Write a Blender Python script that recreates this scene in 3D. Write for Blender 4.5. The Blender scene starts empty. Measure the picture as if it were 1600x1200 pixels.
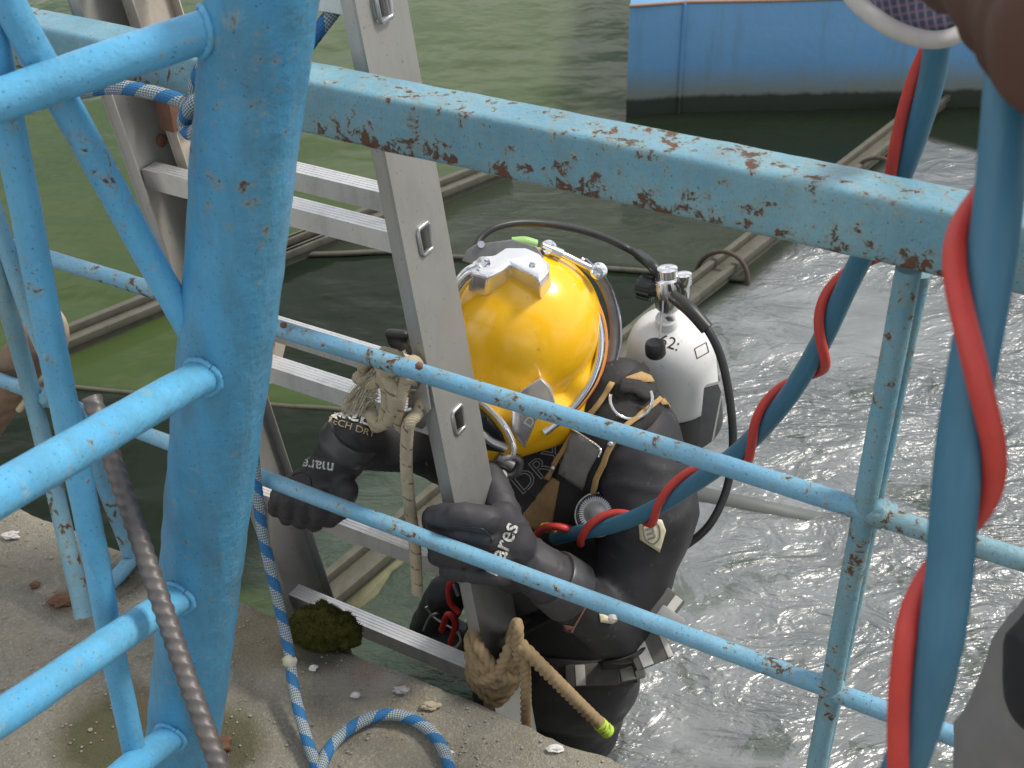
import bpy, bmesh, math, random
import numpy as np
from mathutils import Vector, Matrix, noise
from mathutils.bvhtree import BVHTree
from mathutils.geometry import delaunay_2d_cdt
random.seed(7); rng = np.random.default_rng(7)
S = bpy.context.scene; C = S.collection
WATER = -0.5
# ------------------------------------------------------------------ camera
F = 1950.0; H = 1.65
dn = np.array([72, 2815, F]); dn /= np.linalg.norm(dn); up = -dn
fy = np.array([0, 0, 1.]) - np.dot([0, 0, 1.], up) * up; fy /= np.linalg.norm(fy)
M = np.array([np.cross(fy, up), fy, up]); EYE = np.array([0, 0, H])
cam = bpy.data.objects.new('camera', bpy.data.cameras.new('camera')); C.objects.link(cam)
mw = np.eye(4); mw[:3, 0] = M[:, 0]; mw[:3, 1] = -M[:, 1]; mw[:3, 2] = -M[:, 2]; mw[:3, 3] = EYE
cam.matrix_world = Matrix(mw.tolist())
cam.data.sensor_width = 36; cam.data.lens = 36 * F / 1600; cam.data.clip_start = .02; cam.data.clip_end = 300
cam.data.dof.use_dof = True; cam.data.dof.focus_distance = 1.95; cam.data.dof.aperture_fstop = 11
S.camera = cam
# ------------------------------------------------------------------ light
SUN_EL, SUN_AZ = math.radians(54), math.radians(80)       # azimuth clockwise from +Y
wd = bpy.data.worlds.new('World'); S.world = wd; wd.use_nodes = True
nt = wd.node_tree; nt.nodes.clear()
def _n(t, **k):
    n = nt.nodes.new(t)
    for a, b in k.items(): setattr(n, a, b)
    return n
sky = _n('ShaderNodeTexSky', sky_type='NISHITA', sun_disc=False, sun_elevation=SUN_EL, sun_rotation=SUN_AZ, dust_density=2.0, air_density=1.0)
tcw = _n('ShaderNodeTexCoord'); mpw = _n('ShaderNodeMapping'); mpw.inputs['Scale'].default_value = (1, 1, 2.2)
nzw = _n('ShaderNodeTexNoise'); nzw.inputs['Scale'].default_value = 2.4; nzw.inputs['Detail'].default_value = 6
rpw = _n('ShaderNodeValToRGB'); rpw.color_ramp.elements[0].position = .40; rpw.color_ramp.elements[1].position = .62
mxw = _n('ShaderNodeMix', data_type='RGBA'); mxw.inputs[7].default_value = (11.2, 11.0, 10.6, 1)
bgw = _n('ShaderNodeBackground'); bgw.inputs['Strength'].default_value = .125
out = _n('ShaderNodeOutputWorld'); L = nt.links.new
L(tcw.outputs['Generated'], mpw.inputs[0]); L(mpw.outputs[0], nzw.inputs[0]); L(nzw.outputs[0], rpw.inputs[0])
L(rpw.outputs[0], mxw.inputs[0]); L(sky.outputs[0], mxw.inputs[6]); L(mxw.outputs[2], bgw.inputs[0]); L(bgw.outputs[0], out.inputs[0])
sl = bpy.data.lights.new('sun', 'SUN'); sl.energy = 2.9; sl.angle = math.radians(11); sl.color = (1, .95, .86)
so = bpy.data.objects.new('sun', sl); C.objects.link(so)
sd = Vector((math.sin(SUN_AZ) * math.cos(SUN_EL), math.cos(SUN_AZ) * math.cos(SUN_EL), math.sin(SUN_EL)))
so.rotation_euler = sd.to_track_quat('Z', 'Y').to_euler(); so.location = (3, 3, 6)
S.view_settings.view_transform = 'Standard'; S.view_settings.look = 'None'
S.view_settings.exposure = 0.05; S.view_settings.gamma = 1; S.view_settings.use_curve_mapping = False
S.render.engine = 'CYCLES'

# ------------------------------------------------------------------ space helpers
def ray(px, py): return M @ np.array([(px - 800) / F, (py - 600) / F, 1.])
def at(px, py, Z): return Vector(ray(px, py) * Z + EYE)
def gr(px, py, z=0.):
    r = ray(px, py); return Vector(r * ((z - H) / r[2]) + EYE)
h1 = ray(-3325, -645); h1[2] = 0; h1 /= np.linalg.norm(h1); EV = -h1                    # along the quay edge, to the right
NV = np.array([-EV[1], EV[0], 0.]); NV = NV if NV[1] > 0 else -NV                       # out over the water
D = float(np.array(gr(990, 1200)) @ NV)
EVv, NVv, UP = Vector(EV), Vector(NV), Vector((0, 0, 1))
def on(px, py, o=0.):
    r = ray(px, py); return Vector(r * ((D + o) / (r @ NV)) + EYE)
def en(e, n, z=0.): return Vector(EV * e + NV * (D + n) + np.array([0, 0, z]))       # quay coordinates
def Ze(p): return float((M.T @ (np.array(p) - EYE))[2])

# ------------------------------------------------------------------ object helpers
OFF = {}
def link(o, parent, loc):
    C.objects.link(o)
    if parent is None: o.location = loc; OFF[o.name] = Vector(loc)
    else:
        o.parent = parent; OFF[o.name] = OFF[parent.name]
def tag(o, label=None, cat=None, group=None, kind=None):
    for k, v in (('label', label), ('category', cat), ('group', group), ('kind', kind)):
        if v: o[k] = v
    return o
def thing(name, loc, label, cat, group=None):
    o = bpy.data.objects.new(name, None); o.empty_display_size = .05
    link(o, None, Vector(loc)); return tag(o, label, cat, group)
def mk(name, verts, faces, m, parent=None, uv=None, smooth=True, loc=None):
    v = np.array([tuple(x) for x in verts], dtype=float).reshape(-1, 3)
    if parent is None:
        loc = Vector(loc) if loc is not None else Vector((v[:, 0].mean(), v[:, 1].mean(), v[:, 2].min()))
        o_ = loc
    else: o_ = OFF[parent.name]
    me = bpy.data.meshes.new(name); me.from_pydata((v - np.array(o_)).tolist(), [], faces); me.update()
    if uv is not None:
        l = me.uv_layers.new(name='UVMap'); co = np.empty(len(me.loops) * 2)
        for i, f in enumerate(me.polygons):
            for j, li in enumerate(f.loop_indices): co[li * 2:li * 2 + 2] = uv[i][j]
        l.data.foreach_set('uv', co)
    if smooth: me.shade_smooth()
    me.materials.append(m)
    o = bpy.data.objects.new(name, me); link(o, parent, o_ ); return o
def sharp(o, ang=35):
    bm = bmesh.new(); bm.from_mesh(o.data)
    for e in bm.edges:
        if len(e.link_faces) == 2 and e.calc_face_angle(0) > math.radians(ang): e.smooth = False
    bm.to_mesh(o.data); bm.free(); return o
def bevel(o, w, seg=2, ang=40):
    bm = bmesh.new(); bm.from_mesh(o.data)
    es = [e for e in bm.edges if len(e.link_faces) == 2 and e.calc_face_angle(0) > math.radians(ang)]
    bmesh.ops.bevel(bm, geom=es, offset=w, segments=seg, profile=.6, affect='EDGES', clamp_overlap=True)
    for f in bm.faces: f.smooth = True
    for e in bm.edges:
        if len(e.link_faces) == 2 and e.calc_face_angle(0) > math.radians(40): e.smooth = False
    bm.to_mesh(o.data); bm.free(); return o

def spline(pts, n=10):
    P_ = [Vector(p) for p in pts]
    if len(P_) == 2: return [P_[0].lerp(P_[1], i / n) for i in range(n + 1)]
    out = []
    for i in range(len(P_) - 1):
        a = P_[i - 1] if i else P_[0] * 2 - P_[1]; b, c = P_[i], P_[i + 1]
        d = P_[i + 2] if i + 2 < len(P_) else P_[-1] * 2 - P_[-2]
        for k in range(n):
            t = k / n
            out.append(.5 * ((2 * b) + (c - a) * t + (2 * a - 5 * b + 4 * c - d) * t * t + (3 * b - a - 3 * c + d) * t ** 3))
    out.append(P_[-1]); return out
def frames(path):
    T = [(path[min(i + 1, len(path) - 1)] - path[max(i - 1, 0)]).normalized() for i in range(len(path))]
    a = T[0].orthogonal().normalized(); Fr = []
    for t in T:
        a = (a - t * a.dot(t)); a = a.normalized() if a.length > 1e-6 else t.orthogonal().normalized()
        Fr.append((t, a, t.cross(a)))
    return Fr
def resample(path, step):
    d = [0]
    for i in range(1, len(path)): d.append(d[-1] + (path[i] - path[i - 1]).length)
    n = max(2, int(d[-1] / step) + 1); A = np.array([tuple(p) for p in path]); s = np.linspace(0, d[-1], n)
    return [Vector(x) for x in np.stack([np.interp(s, d, A[:, k]) for k in range(3)], 1)], s, d[-1]
def tube(name, path, r, m, parent=None, seg=14, prof=None, cap=True, smooth=True, loc=None):
    """path: points; r: number or function of 0..1; prof(theta, s) multiplies the radius"""
    Fr = frames(path); V = []; s = 0; n = len(path); ss = []
    for i, p in enumerate(path):
        if i: s += (path[i] - path[i - 1]).length
        ss.append(s)
        rr = r(i / (n - 1)) if callable(r) else r
        t, a, b = Fr[i]
        for k in range(seg):
            th = 2 * math.pi * k / seg; q = rr * (prof(th, s) if prof else 1)
            V.append(p + (a * math.cos(th) + b * math.sin(th)) * q)
    Fc = []; U = []
    for i in range(n - 1):
        for k in range(seg):
            k2 = (k + 1) % seg
            Fc.append((i * seg + k, i * seg + k2, (i + 1) * seg + k2, (i + 1) * seg + k))
            U.append(((k / seg, ss[i]), ((k + 1) / seg, ss[i]), ((k + 1) / seg, ss[i + 1]), (k / seg, ss[i + 1])))
    if cap:
        Fc.append(tuple(range(seg))[::-1]); U.append([(.5, 0)] * seg)
        Fc.append(tuple((n - 1) * seg + k for k in range(seg))); U.append([(.5, s)] * seg)
    o = mk(name, V, Fc, m, parent, U, smooth, loc)
    if cap: sharp(o, 60)
    return o
def bar(name, a, b, r, m, parent=None, seg=20, wob=.0006, r2=None, step=.02):
    """a painted steel tube, faintly uneven"""
    a, b = Vector(a), Vector(b); path, s, Ls = resample([a, b], step); o_ = random.random() * 50
    path = [p + Vector((noise.noise(p * 6 + Vector((o_, 0, 0))), noise.noise(p * 6 + Vector((0, o_, 0))), noise.noise(p * 6 + Vector((0, 0, o_))))) * wob * 2 for p in path]
    pf = lambda th, s: 1 + noise.noise(Vector((math.cos(th) * 1.5 + o_, math.sin(th) * 1.5, s * 30))) * .03
    return tube(name, path, (lambda t: r + (r2 - r) * t) if r2 else r, m, parent, seg, pf)
def box(name, o0, ax, ay, az, m, parent=None, bv=.002, n=1):
    """corner + three edge vectors"""
    o0, ax, ay, az = map(Vector, (o0, ax, ay, az)); V = [o0 + ax * i + ay * j + az * k for i in (0, 1) for j in (0, 1) for k in (0, 1)]
    Fc = [(0, 1, 3, 2), (4, 6, 7, 5), (0, 4, 5, 1), (2, 3, 7, 6), (0, 2, 6, 4), (1, 5, 7, 3)]
    if ax.cross(ay).dot(az) < 0: Fc = [f[::-1] for f in Fc]
    o = mk(name, V, Fc, m, parent)
    if bv: bevel(o, bv)
    return o
def lathe(name, base, axis, prof, m, parent=None, seg=32, ref=None):
    """prof: list of (distance along axis, radius)"""
    ax = Vector(axis).normalized(); a = Vector(ref).normalized() if ref else ax.orthogonal().normalized(); a = (a - ax * a.dot(ax)).normalized(); b = ax.cross(a); V = []
    for d, r in prof:
        for k in range(seg):
            th = 2 * math.pi * k / seg; V.append(Vector(base) + ax * d + (a * math.cos(th) + b * math.sin(th)) * max(r, 1e-5))
    Fc = [(i * seg + k, i * seg + (k + 1) % seg, (i + 1) * seg + (k + 1) % seg, (i + 1) * seg + k) for i in range(len(prof) - 1) for k in range(seg)]
    Fc += [tuple(range(seg))[::-1], tuple((len(prof) - 1) * seg + k for k in range(seg))]
    return sharp(mk(name, V, Fc, m, parent), 38)
def evalmesh(o):
    dg = bpy.context.evaluated_depsgraph_get(); return bpy.data.meshes.new_from_object(o.evaluated_get(dg))
HS = [3]
def hull(bm, balls):
    vs = []
    for c, r in balls:
        rr = (r, r, r) if not hasattr(r, '__len__') else r
        q = bmesh.ops.create_icosphere(bm, subdivisions=HS[0], radius=1)['verts']
        for v in q:
            w = v.co.copy(); v.co = Vector(c) + EVv * w.x * rr[0] + NVv * w.y * rr[1] + UP * w.z * rr[2]
        vs += q
    bmesh.ops.delete(bm, geom=list(bm.faces), context='FACES_ONLY'); bmesh.ops.convex_hull(bm, input=list(bm.verts), use_existing_faces=False)
    bmesh.ops.delete(bm, geom=[x for x in bm.verts if not x.link_faces], context='VERTS')
def blob(name, hulls, vox, m, parent=None, smooth=6, disp=None, loc=None):
    """one continuous surface out of hulls of balls: voxel remesh, then relax"""
    bm = bmesh.new()
    for h in hulls:
        b2 = bmesh.new(); hull(b2, h); t = bpy.data.meshes.new('t'); b2.to_mesh(t); b2.free(); bm.from_mesh(t); bpy.data.meshes.remove(t)
    bmesh.ops.recalc_face_normals(bm, faces=bm.faces)
    me = bpy.data.meshes.new('tmp'); bm.to_mesh(me); bm.free()
    o = bpy.data.objects.new('tmp', me); C.objects.link(o)
    md = o.modifiers.new('r', 'REMESH'); md.mode = 'VOXEL'; md.voxel_size = vox
    sm = o.modifiers.new('s', 'SMOOTH'); sm.factor = .5; sm.iterations = smooth
    m2 = evalmesh(o); bpy.data.objects.remove(o)
    V = [v.co.copy() for v in m2.vertices]
    if disp: V = [v + m2.vertices[i].normal * disp(v) for i, v in enumerate(V)]
    Fc = [tuple(f.vertices) for f in m2.polygons]; bpy.data.meshes.remove(m2)
    return mk(name, V, Fc, m, parent, loc=loc)
def bvh(*objs):
    V = []; Fc = []
    for o in objs:
        b = len(V); q = OFF[o.name]; V += [v.co + q for v in o.data.vertices]; Fc += [tuple(b + i for i in f.vertices) for f in o.data.polygons]
    return BVHTree.FromPolygons(V, Fc)
def drop(tree, px, py, off=.001):
    r = Vector(ray(px, py)).normalized(); h = tree.ray_cast(Vector(EYE), r)
    if h[0] is None:
        h = tree.find_nearest(Vector(EYE) + r * drop.last)
        nrm = h[1] if h[1].dot(r) < 0 else -h[1]
        return h[0] + nrm * off
    drop.last = h[3]; nrm = h[1] if h[1].dot(r) < 0 else -h[1]
    return h[0] + nrm * off
drop.last = 2.1
def thick(o, t):
    md = o.modifiers.new('t', 'SOLIDIFY'); md.thickness = t; md.offset = 1; me = evalmesh_local(o); o.modifiers.clear(); old = o.data; o.data = me; bpy.data.meshes.remove(old); return o
def evalmesh_local(o):
    bpy.context.view_layer.update(); return evalmesh(o)
def patch(name, poly, tree, m, parent, off=.0015, t=.002, step=7, smooth=True):
    """a flat piece lying on a curved surface"""
    n = len(poly); ed = []; B = []
    for i in range(n):
        a, b = np.array(poly[i], float), np.array(poly[(i + 1) % n], float); k = max(1, int(np.linalg.norm(b - a) / step))
        for j in range(k): B.append(a + (b - a) * j / k)
    nb = len(B); xs = [p[0] for p in B]; ys = [p[1] for p in B]; pts = [Vector(p) for p in B]
    def inside(x, y):
        c = False
        for i in range(nb):
            x1, y1 = B[i]; x2, y2 = B[i - 1]
            if (y1 > y) != (y2 > y) and x < (x2 - x1) * (y - y1) / (y2 - y1) + x1: c = not c
        return c
    y = min(ys) + step / 2
    while y < max(ys):
        x = min(xs) + step / 2
        while x < max(xs):
            if inside(x, y) and min(abs(complex(x - q[0], y - q[1])) for q in B) > step * .5: pts.append(Vector((x, y)))
            x += step
        y += step
    r = delaunay_2d_cdt(pts, [(i, (i + 1) % nb) for i in range(nb)], [], 1, 1e-4)
    V = [drop(tree, v.x, v.y, off) for v in r[0]]; Fc = [tuple(f) for f in r[2]]
    o = mk(name, V, Fc, m, parent, smooth=smooth); fix_up(o); thick(o, t); return o
def fix_up(o):
    bm = bmesh.new(); bm.from_mesh(o.data); bmesh.ops.recalc_face_normals(bm, faces=bm.faces)
    q = OFF[o.name]; s = sum((f.normal.dot(Vector(EYE) - (f.calc_center_median() + q)) * f.calc_area()) for f in bm.faces)
    if s < 0: bmesh.ops.reverse_faces(bm, faces=bm.faces)
    bm.to_mesh(o.data); bm.free()
def strap(name, pts, w, tree, m, parent, off=.0015, t=.002):
    """pts: pixel polyline, w: width in pixels"""
    P_ = spline([Vector((x, y, 0)) for x, y in pts], 6); A = []; Bq = []
    for i, p in enumerate(P_):
        d = (P_[min(i + 1, len(P_) - 1)] - P_[max(i - 1, 0)]).normalized(); q = Vector((-d.y, d.x, 0)) * w / 2; A.append(p + q); Bq.append(p - q)
    V = []
    for a, b in zip(A, Bq):
        for k in range(4): c = a.lerp(b, k / 3); V.append(drop(tree, c.x, c.y, off))
    Fc = [(i * 4 + k, i * 4 + k + 1, (i + 1) * 4 + k + 1, (i + 1) * 4 + k) for i in range(len(A) - 1) for k in range(3)]
    o = mk(name, V, Fc, m, parent); fix_up(o); thick(o, t); return o
def text(name, s, cx, cy, ang, size, tree, m, parent, off=.0012, outline=0, bend=0, sx=1.0, offset=0.0):
    cu = bpy.data.curves.new('t', 'FONT'); cu.body = s; cu.size = 1; cu.align_x = 'CENTER'; cu.align_y = 'CENTER'; cu.resolution_u = 3; cu.offset = offset
    if outline: cu.fill_mode = 'NONE'; cu.bevel_depth = outline; cu.bevel_resolution = 0
    o = bpy.data.objects.new('t', cu); C.objects.link(o); bpy.context.view_layer.update(); me = evalmesh(o); bpy.data.objects.remove(o)
    bm = bmesh.new(); bm.from_mesh(me); bmesh.ops.triangulate(bm, faces=bm.faces); bmesh.ops.subdivide_edges(bm, edges=[e for e in bm.edges if e.calc_length() > .3], cuts=1); bmesh.ops.triangulate(bm, faces=bm.faces)
    ca, sa = math.cos(math.radians(ang)), math.sin(math.radians(ang)); V = []
    for v in bm.verts:
        x, y = v.co.x * size * sx, v.co.y * size
        if bend: y -= bend * x * x
        X, Y = x * ca - y * sa, x * sa + y * ca
        V.append(drop(tree, cx + X, cy - Y, off + v.co.z * .01))
    Fc = [tuple(v.index for v in f.verts) for f in bm.faces]; bm.free(); bpy.data.meshes.remove(me)
    o = mk(name, V, Fc, m, parent, smooth=False); return o

# ------------------------------------------------------------------ materials
class NT:
    def __init__(s, name):
        s.m = bpy.data.materials.new(name); s.m.use_nodes = True; s.t = s.m.node_tree; s.n = s.t.nodes; s.b = s.n['Principled BSDF']; s.tc = s.n.new('ShaderNodeTexCoord')
    def co(s, kind='Object', scale=(1, 1, 1), rot=(0, 0, 0)):
        mp = s.n.new('ShaderNodeMapping'); s.t.links.new(s.tc.outputs[kind], mp.inputs[0]); mp.inputs['Scale'].default_value = scale; mp.inputs['Rotation'].default_value = rot; return mp.outputs[0]
    def set(s, sock, v):
        if isinstance(v, bpy.types.NodeSocket): s.t.links.new(v, sock)
        elif isinstance(v, (tuple, list)) and len(v) == 3 and sock.type == 'RGBA': sock.default_value = (*v, 1)
        else: sock.default_value = v
    def noise(s, scale, detail=4, co=None, rough=.55, dist=0):
        n = s.n.new('ShaderNodeTexNoise'); s.set(n.inputs['Vector'], co or s.co()); n.inputs['Scale'].default_value = scale; n.inputs['Detail'].default_value = detail; n.inputs['Roughness'].default_value = rough; n.inputs['Distortion'].default_value = dist; return n.outputs[0]
    def vor(s, scale, co=None, feat='F1', out='Distance'):
        n = s.n.new('ShaderNodeTexVoronoi'); n.feature = feat; s.set(n.inputs['Vector'], co or s.co()); n.inputs['Scale'].default_value = scale; return n.outputs[out]
    def ramp(s, f, stops):
        n = s.n.new('ShaderNodeValToRGB'); s.set(n.inputs[0], f); e = n.color_ramp.elements
        while len(e) < len(stops): e.new(.5)
        for i, (p, c) in enumerate(stops): e[i].position = p; e[i].color = (*c, 1) if isinstance(c, (tuple, list)) else (c, c, c, 1)
        return n.outputs[0]
    def mix(s, f, a, b, mode='MIX'):
        n = s.n.new('ShaderNodeMix'); n.data_type = 'RGBA'; n.blend_type = mode; s.set(n.inputs[0], f); s.set(n.inputs[6], a); s.set(n.inputs[7], b); return n.outputs[2]
    def math(s, op, a, b=0., c=None):
        n = s.n.new('ShaderNodeMath'); n.operation = op; s.set(n.inputs[0], a); s.set(n.inputs[1], b)
        if c is not None: s.set(n.inputs[2], c)
        return n.outputs[0]
    def bump(s, h, strength=.3, dist=.002, nrm=None):
        n = s.n.new('ShaderNodeBump'); s.set(n.inputs['Height'], h); n.inputs['Strength'].default_value = strength; n.inputs['Distance'].default_value = dist
        if nrm: s.set(n.inputs['Normal'], nrm)
        s.t.links.new(n.outputs[0], s.b.inputs['Normal']); return n.outputs[0]
    def fin(s, col, rough=.5, metal=0., spec=None, **k):
        s.set(s.b.inputs['Base Color'], col); s.set(s.b.inputs['Roughness'], rough); s.set(s.b.inputs['Metallic'], metal)
        if spec is not None: s.set(s.b.inputs['Specular IOR Level'], spec)
        for a, v in k.items(): s.set(s.b.inputs[a.replace('_', ' ')], v)
        return s.m
RUSTZ = []
def paint(name, base, light, rust=.0, chips=.5, rough=.38, grime=.3, scale=1., pale=.5):
    n = NT(name); big = n.noise(6 * scale, 4); c = n.mix(n.ramp(big, [(.3, 0.), (.7, 1.)]), base, light)
    st = n.noise(22, 6, n.co(scale=(1, 1, .28)), .65); c = n.mix(n.ramp(st, [(.44, 0.), (.72, grime)]), c, (base[0] * .8 + .03, base[1] * .62 + .01, base[2] * .48))
    sp = n.noise(300, 3); c = n.mix(n.ramp(sp, [(.655, 0.), (.70, chips)]), c, (.03, .045, .05))
    wr = n.noise(48, 5); c = n.mix(n.ramp(wr, [(.645, 0.), (.70, pale * chips)]), c, (.42, .50, .48))
    h = n.math('MULTIPLY', big, .8); h = n.math('ADD', h, n.noise(90, 3)); h = n.math('ADD', h, n.noise(70, 4, n.co(scale=(1, 1, .16)), .6))
    if rust:
        a = n.noise(48, 8, None, .72, .3); b = n.noise(5, 3)
        m_ = n.math('ADD', a, n.math('MULTIPLY', b, .45)); th = 1.06 - rust * .25
        if RUSTZ:
            zs = n.n.new('ShaderNodeSeparateXYZ'); n.set(zs.inputs[0], n.co()); zr = n.math('MULTIPLY', n.math('SUBTRACT', zs.outputs[2], 1.0), 10.)
            m_ = n.math('ADD', n.math('ADD', m_, n.ramp(zr, [(.12, .10), (.52, .0), (.70, .0), (.77, .035)])), -.05)
        edge = n.ramp(m_, [(th - .09, 0.), (th, 1.)]); core = n.ramp(m_, [(th, 0.), (th + .045, 1.)])
        rc = n.mix(n.noise(120, 4), (.06, .026, .018), (.20, .085, .045))
        c = n.mix(n.math('MULTIPLY', edge, .6), c, (.25, .24, .17)); c = n.mix(core, c, rc)
        h = n.math('ADD', h, n.math('MULTIPLY', core, -1.2)); rough = n.math('ADD', rough, n.math('MULTIPLY', core, .4))
    n.bump(h, .8, .0018); return n.fin(c, rough, spec=.45)
M_post = paint('post_paint', (.055, .255, .45), (.085, .325, .53), .60, .8, grime=.75, pale=.12)
M_strut = paint('strut_paint', (.085, .345, .59), (.125, .42, .66), .58, .8, grime=.5, pale=.3)
M_rail = paint('rail_paint', (.14, .35, .52), (.22, .44, .58), .88, 1., rough=.45)
M_rail_old = paint('rail_paint_weathered', (.13, .31, .42), (.24, .41, .48), .92, 1., rough=.5, grime=.5)
RUSTZ = [1]
M_top = paint('top_rail_paint', (.11, .27, .37), (.20, .38, .45), 1.02, .9, rough=.4, grime=.4)
def alum(name, a, b, rough=.42, metal=.75, dirt=.35):
    n = NT(name); g = n.noise(9, 5); st = n.noise(26, 5, n.co(scale=(1.4, 1.4, .35)), .6)
    c = n.mix(g, a, b); c = n.mix(n.ramp(st, [(.5, 0.), (.85, .4)]), c, (.26, .255, .24)); d = n.noise(34, 6, None, .7)
    c = n.mix(n.ramp(d, [(.56, 0.), (.68, dirt)]), c, (.42, .37, .28)); c = n.mix(n.ramp(n.noise(150, 4), [(.66, 0.), (.7, .4)]), c, (.08, .075, .07))
    n.bump(n.math('ADD', st, d), .12, .0006); return n.fin(c, n.math('ADD', rough, n.math('MULTIPLY', d, .2)), metal)
M_alu = alum('ladder_aluminium', (.33, .33, .32), (.44, .43, .41), .42, .65)
M_alu_r = alum('rung_aluminium', (.62, .62, .63), (.78, .78, .78), .34, .8, .2)
M_alu_c = alum('cream_aluminium', (.46, .42, .37), (.56, .50, .43), .5, .55, .5)
def simple(name, col, rough=.5, metal=0., var=.25, sc=40, bmp=.2, bd=.0008, **k):
    n = NT(name); v = n.noise(sc, 5); c = n.mix(v, tuple(x * (1 - var) for x in col), tuple(min(1, x * (1 + var)) for x in col)); n.bump(v, bmp, bd); return n.fin(c, rough, metal, **k)
M_chrome = NT('chrome'); _c = M_chrome.noise(30, 4); M_chrome.bump(_c, .25, .0015); M_chrome = M_chrome.fin((.78, .78, .8), M_chrome.ramp(_c, [(.3, .08), (.75, .26)]), 1.)
M_steel = simple('brushed_steel', (.5, .5, .5), .34, .9, .2, 60)
M_grey = simple('cast_grey_metal', (.20, .20, .20), .4, .7, .3, 60)
n = NT('yellow_shell'); _s = n.noise(130, 5, n.co(scale=(1, 1, .35)), .7); c = n.mix(n.noise(7, 3), (.97, .50, .006), (1.0, .57, .010)); c = n.mix(n.ramp(_s, [(.62, 0.), (.72, .55)]), c, (.42, .23, .03)); n.bump(n.noise(60, 3), .06, .0008); M_yel = n.fin(c, .22, spec=.55, Coat_Weight=.4, Coat_Roughness=.12)
n = NT('neoprene'); a = n.noise(700, 2); w = n.noise(14, 5); c = n.mix(w, (.018, .018, .021), (.040, .039, .043)); dd = n.noise(38, 7, None, .7); c = n.mix(n.ramp(dd, [(.60, 0.), (.70, .5)]), c, (.12, .115, .11)); n.bump(n.math('ADD', n.math('MULTIPLY', a, .3), w), .35, .0012); M_neo = n.fin(c, n.ramp(w, [(.3, .5), (.7, .72)]), spec=.4)
M_glove = simple('glove_neoprene', (.040, .038, .044), .62, 0, .45, 30, .4)
M_rubber = simple('black_rubber', (.022, .022, .023), .42, 0, .4, 60)
M_cuff = simple('grey_rubber_cuff', (.05, .05, .052), .4, 0, .5, 60)
M_web = simple('black_webbing', (.028, .027, .026), .8, 0, .4, 300, .6)
M_khaki = simple('khaki_binding', (.42, .27, .11), .8, 0, .3, 250, .5)
M_pad = simple('grey_pad', (.20, .195, .18), .7, 0, .25, 60, .3)
M_lead = simple('weight_grey', (.10, .095, .085), .7, 0, .45, 50, .5)
M_stripe = simple('white_patch', (.52, .51, .47), .6, 0, .25, 40, .3)
n = NT('worn_white_print'); n.fin(n.mix(n.ramp(n.noise(160, 5, None, .7), [(.40, 0.), (.52, 1.)]), (.16, .16, .16), (.66, .66, .63)), .7); M_print = n.m
M_pgrey = simple('grey_print', (.32, .32, .32), .6, 0, .15, 200)
M_pblue = simple('navy_print', (.03, .045, .09), .6, 0, .15, 200)
M_ptan = simple('tan_print', (.42, .33, .22), .6, 0, .15, 200)
M_ink = simple('black_ink', (.02, .02, .02), .6)
M_cream = simple('cream_patch', (.62, .57, .40), .6, 0, .15, 200)
M_red = simple('red_hose', (.50, .045, .035), .5, 0, .35, 16, .3)
M_redk = simple('red_strap', (.42, .02, .02), .5)
M_cast = NT('polished_casting'); _c = M_cast.noise(40, 4); M_cast.bump(_c, .2, .0012); M_cast = M_cast.fin((.86, .86, .87), M_cast.ramp(_c, [(.3, .12), (.75, .30)]), .8)
M_neon = simple('neon_tape', (.42, .62, .05), .6)
M_green_tape = simple('green_tape', (.30, .52, .16), .5)
M_orange = simple('orange_seal', (.75, .30, .08), .35)
n = NT('umbilical_blue'); c = n.mix(n.noise(9, 4, n.co('UV', (2, 4, 1))), (.030, .125, .21), (.05, .17, .255)); c = n.mix(n.ramp(n.noise(40, 6, n.co('UV', (3, 1, 1)), .7), [(.55, 0.), (.8, .5)]), c, (.12, .19, .18)); n.bump(n.noise(60, 4), .3, .0010); M_hose = n.fin(c, .5, spec=.5)
n = NT('tank_paint'); zz = n.noise(16, 5); c = n.mix(zz, (.72, .72, .72), (.80, .80, .79)); c = n.mix(n.ramp(n.noise(45, 7, None, .7), [(.6, 0.), (.72, .6)]), c, (.30, .27, .2)); n.bump(zz, .1, .0008); M_tank = n.fin(c, .35)
# ropes
n = NT('braided_rope_blue'); uvb = n.co('UV'); sx = n.n.new('ShaderNodeSeparateXYZ'); n.set(sx.inputs[0], uvb); u, v = sx.outputs[0], sx.outputs[1]
band = n.math('SINE', n.math('ADD', n.math('MULTIPLY', v, 2 * math.pi / .058), n.math('MULTIPLY', u, 2 * math.pi)))
p1 = n.math('SINE', n.math('MULTIPLY', n.math('ADD', u, n.math('MULTIPLY', v, 12.)), 2 * math.pi * 9)); p2 = n.math('SINE', n.math('MULTIPLY', n.math('SUBTRACT', u, n.math('MULTIPLY', v, 12.)), 2 * math.pi * 9))
pp = n.math('MULTIPLY', p1, p2); m_ = n.math('MULTIPLY', n.math('GREATER_THAN', band, -.25), n.math('GREATER_THAN', pp, -.05))
c = n.mix(n.noise(200, 3), (.028, .125, .29), (.05, .19, .40)); c = n.mix(m_, c, n.mix(n.noise(90, 3), (.34, .33, .23), (.52, .51, .42))); n.bump(n.math('ADD', pp, n.noise(400, 2)), .7, .0012); M_brope = n.fin(c, .8, spec=.2)
n = NT('cream_cord'); sx = n.n.new('ShaderNodeSeparateXYZ'); n.set(sx.inputs[0], n.co('UV')); u, v = sx.outputs[0], sx.outputs[1]
tw = n.math('SINE', n.math('MULTIPLY', n.math('ADD', u, n.math('MULTIPLY', v, 26.)), 2 * math.pi)); wv = n.math('SINE', n.math('MULTIPLY', n.math('SUBTRACT', n.math('MULTIPLY', u, 8.), n.math('MULTIPLY', v, 300.)), 2 * math.pi))
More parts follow.
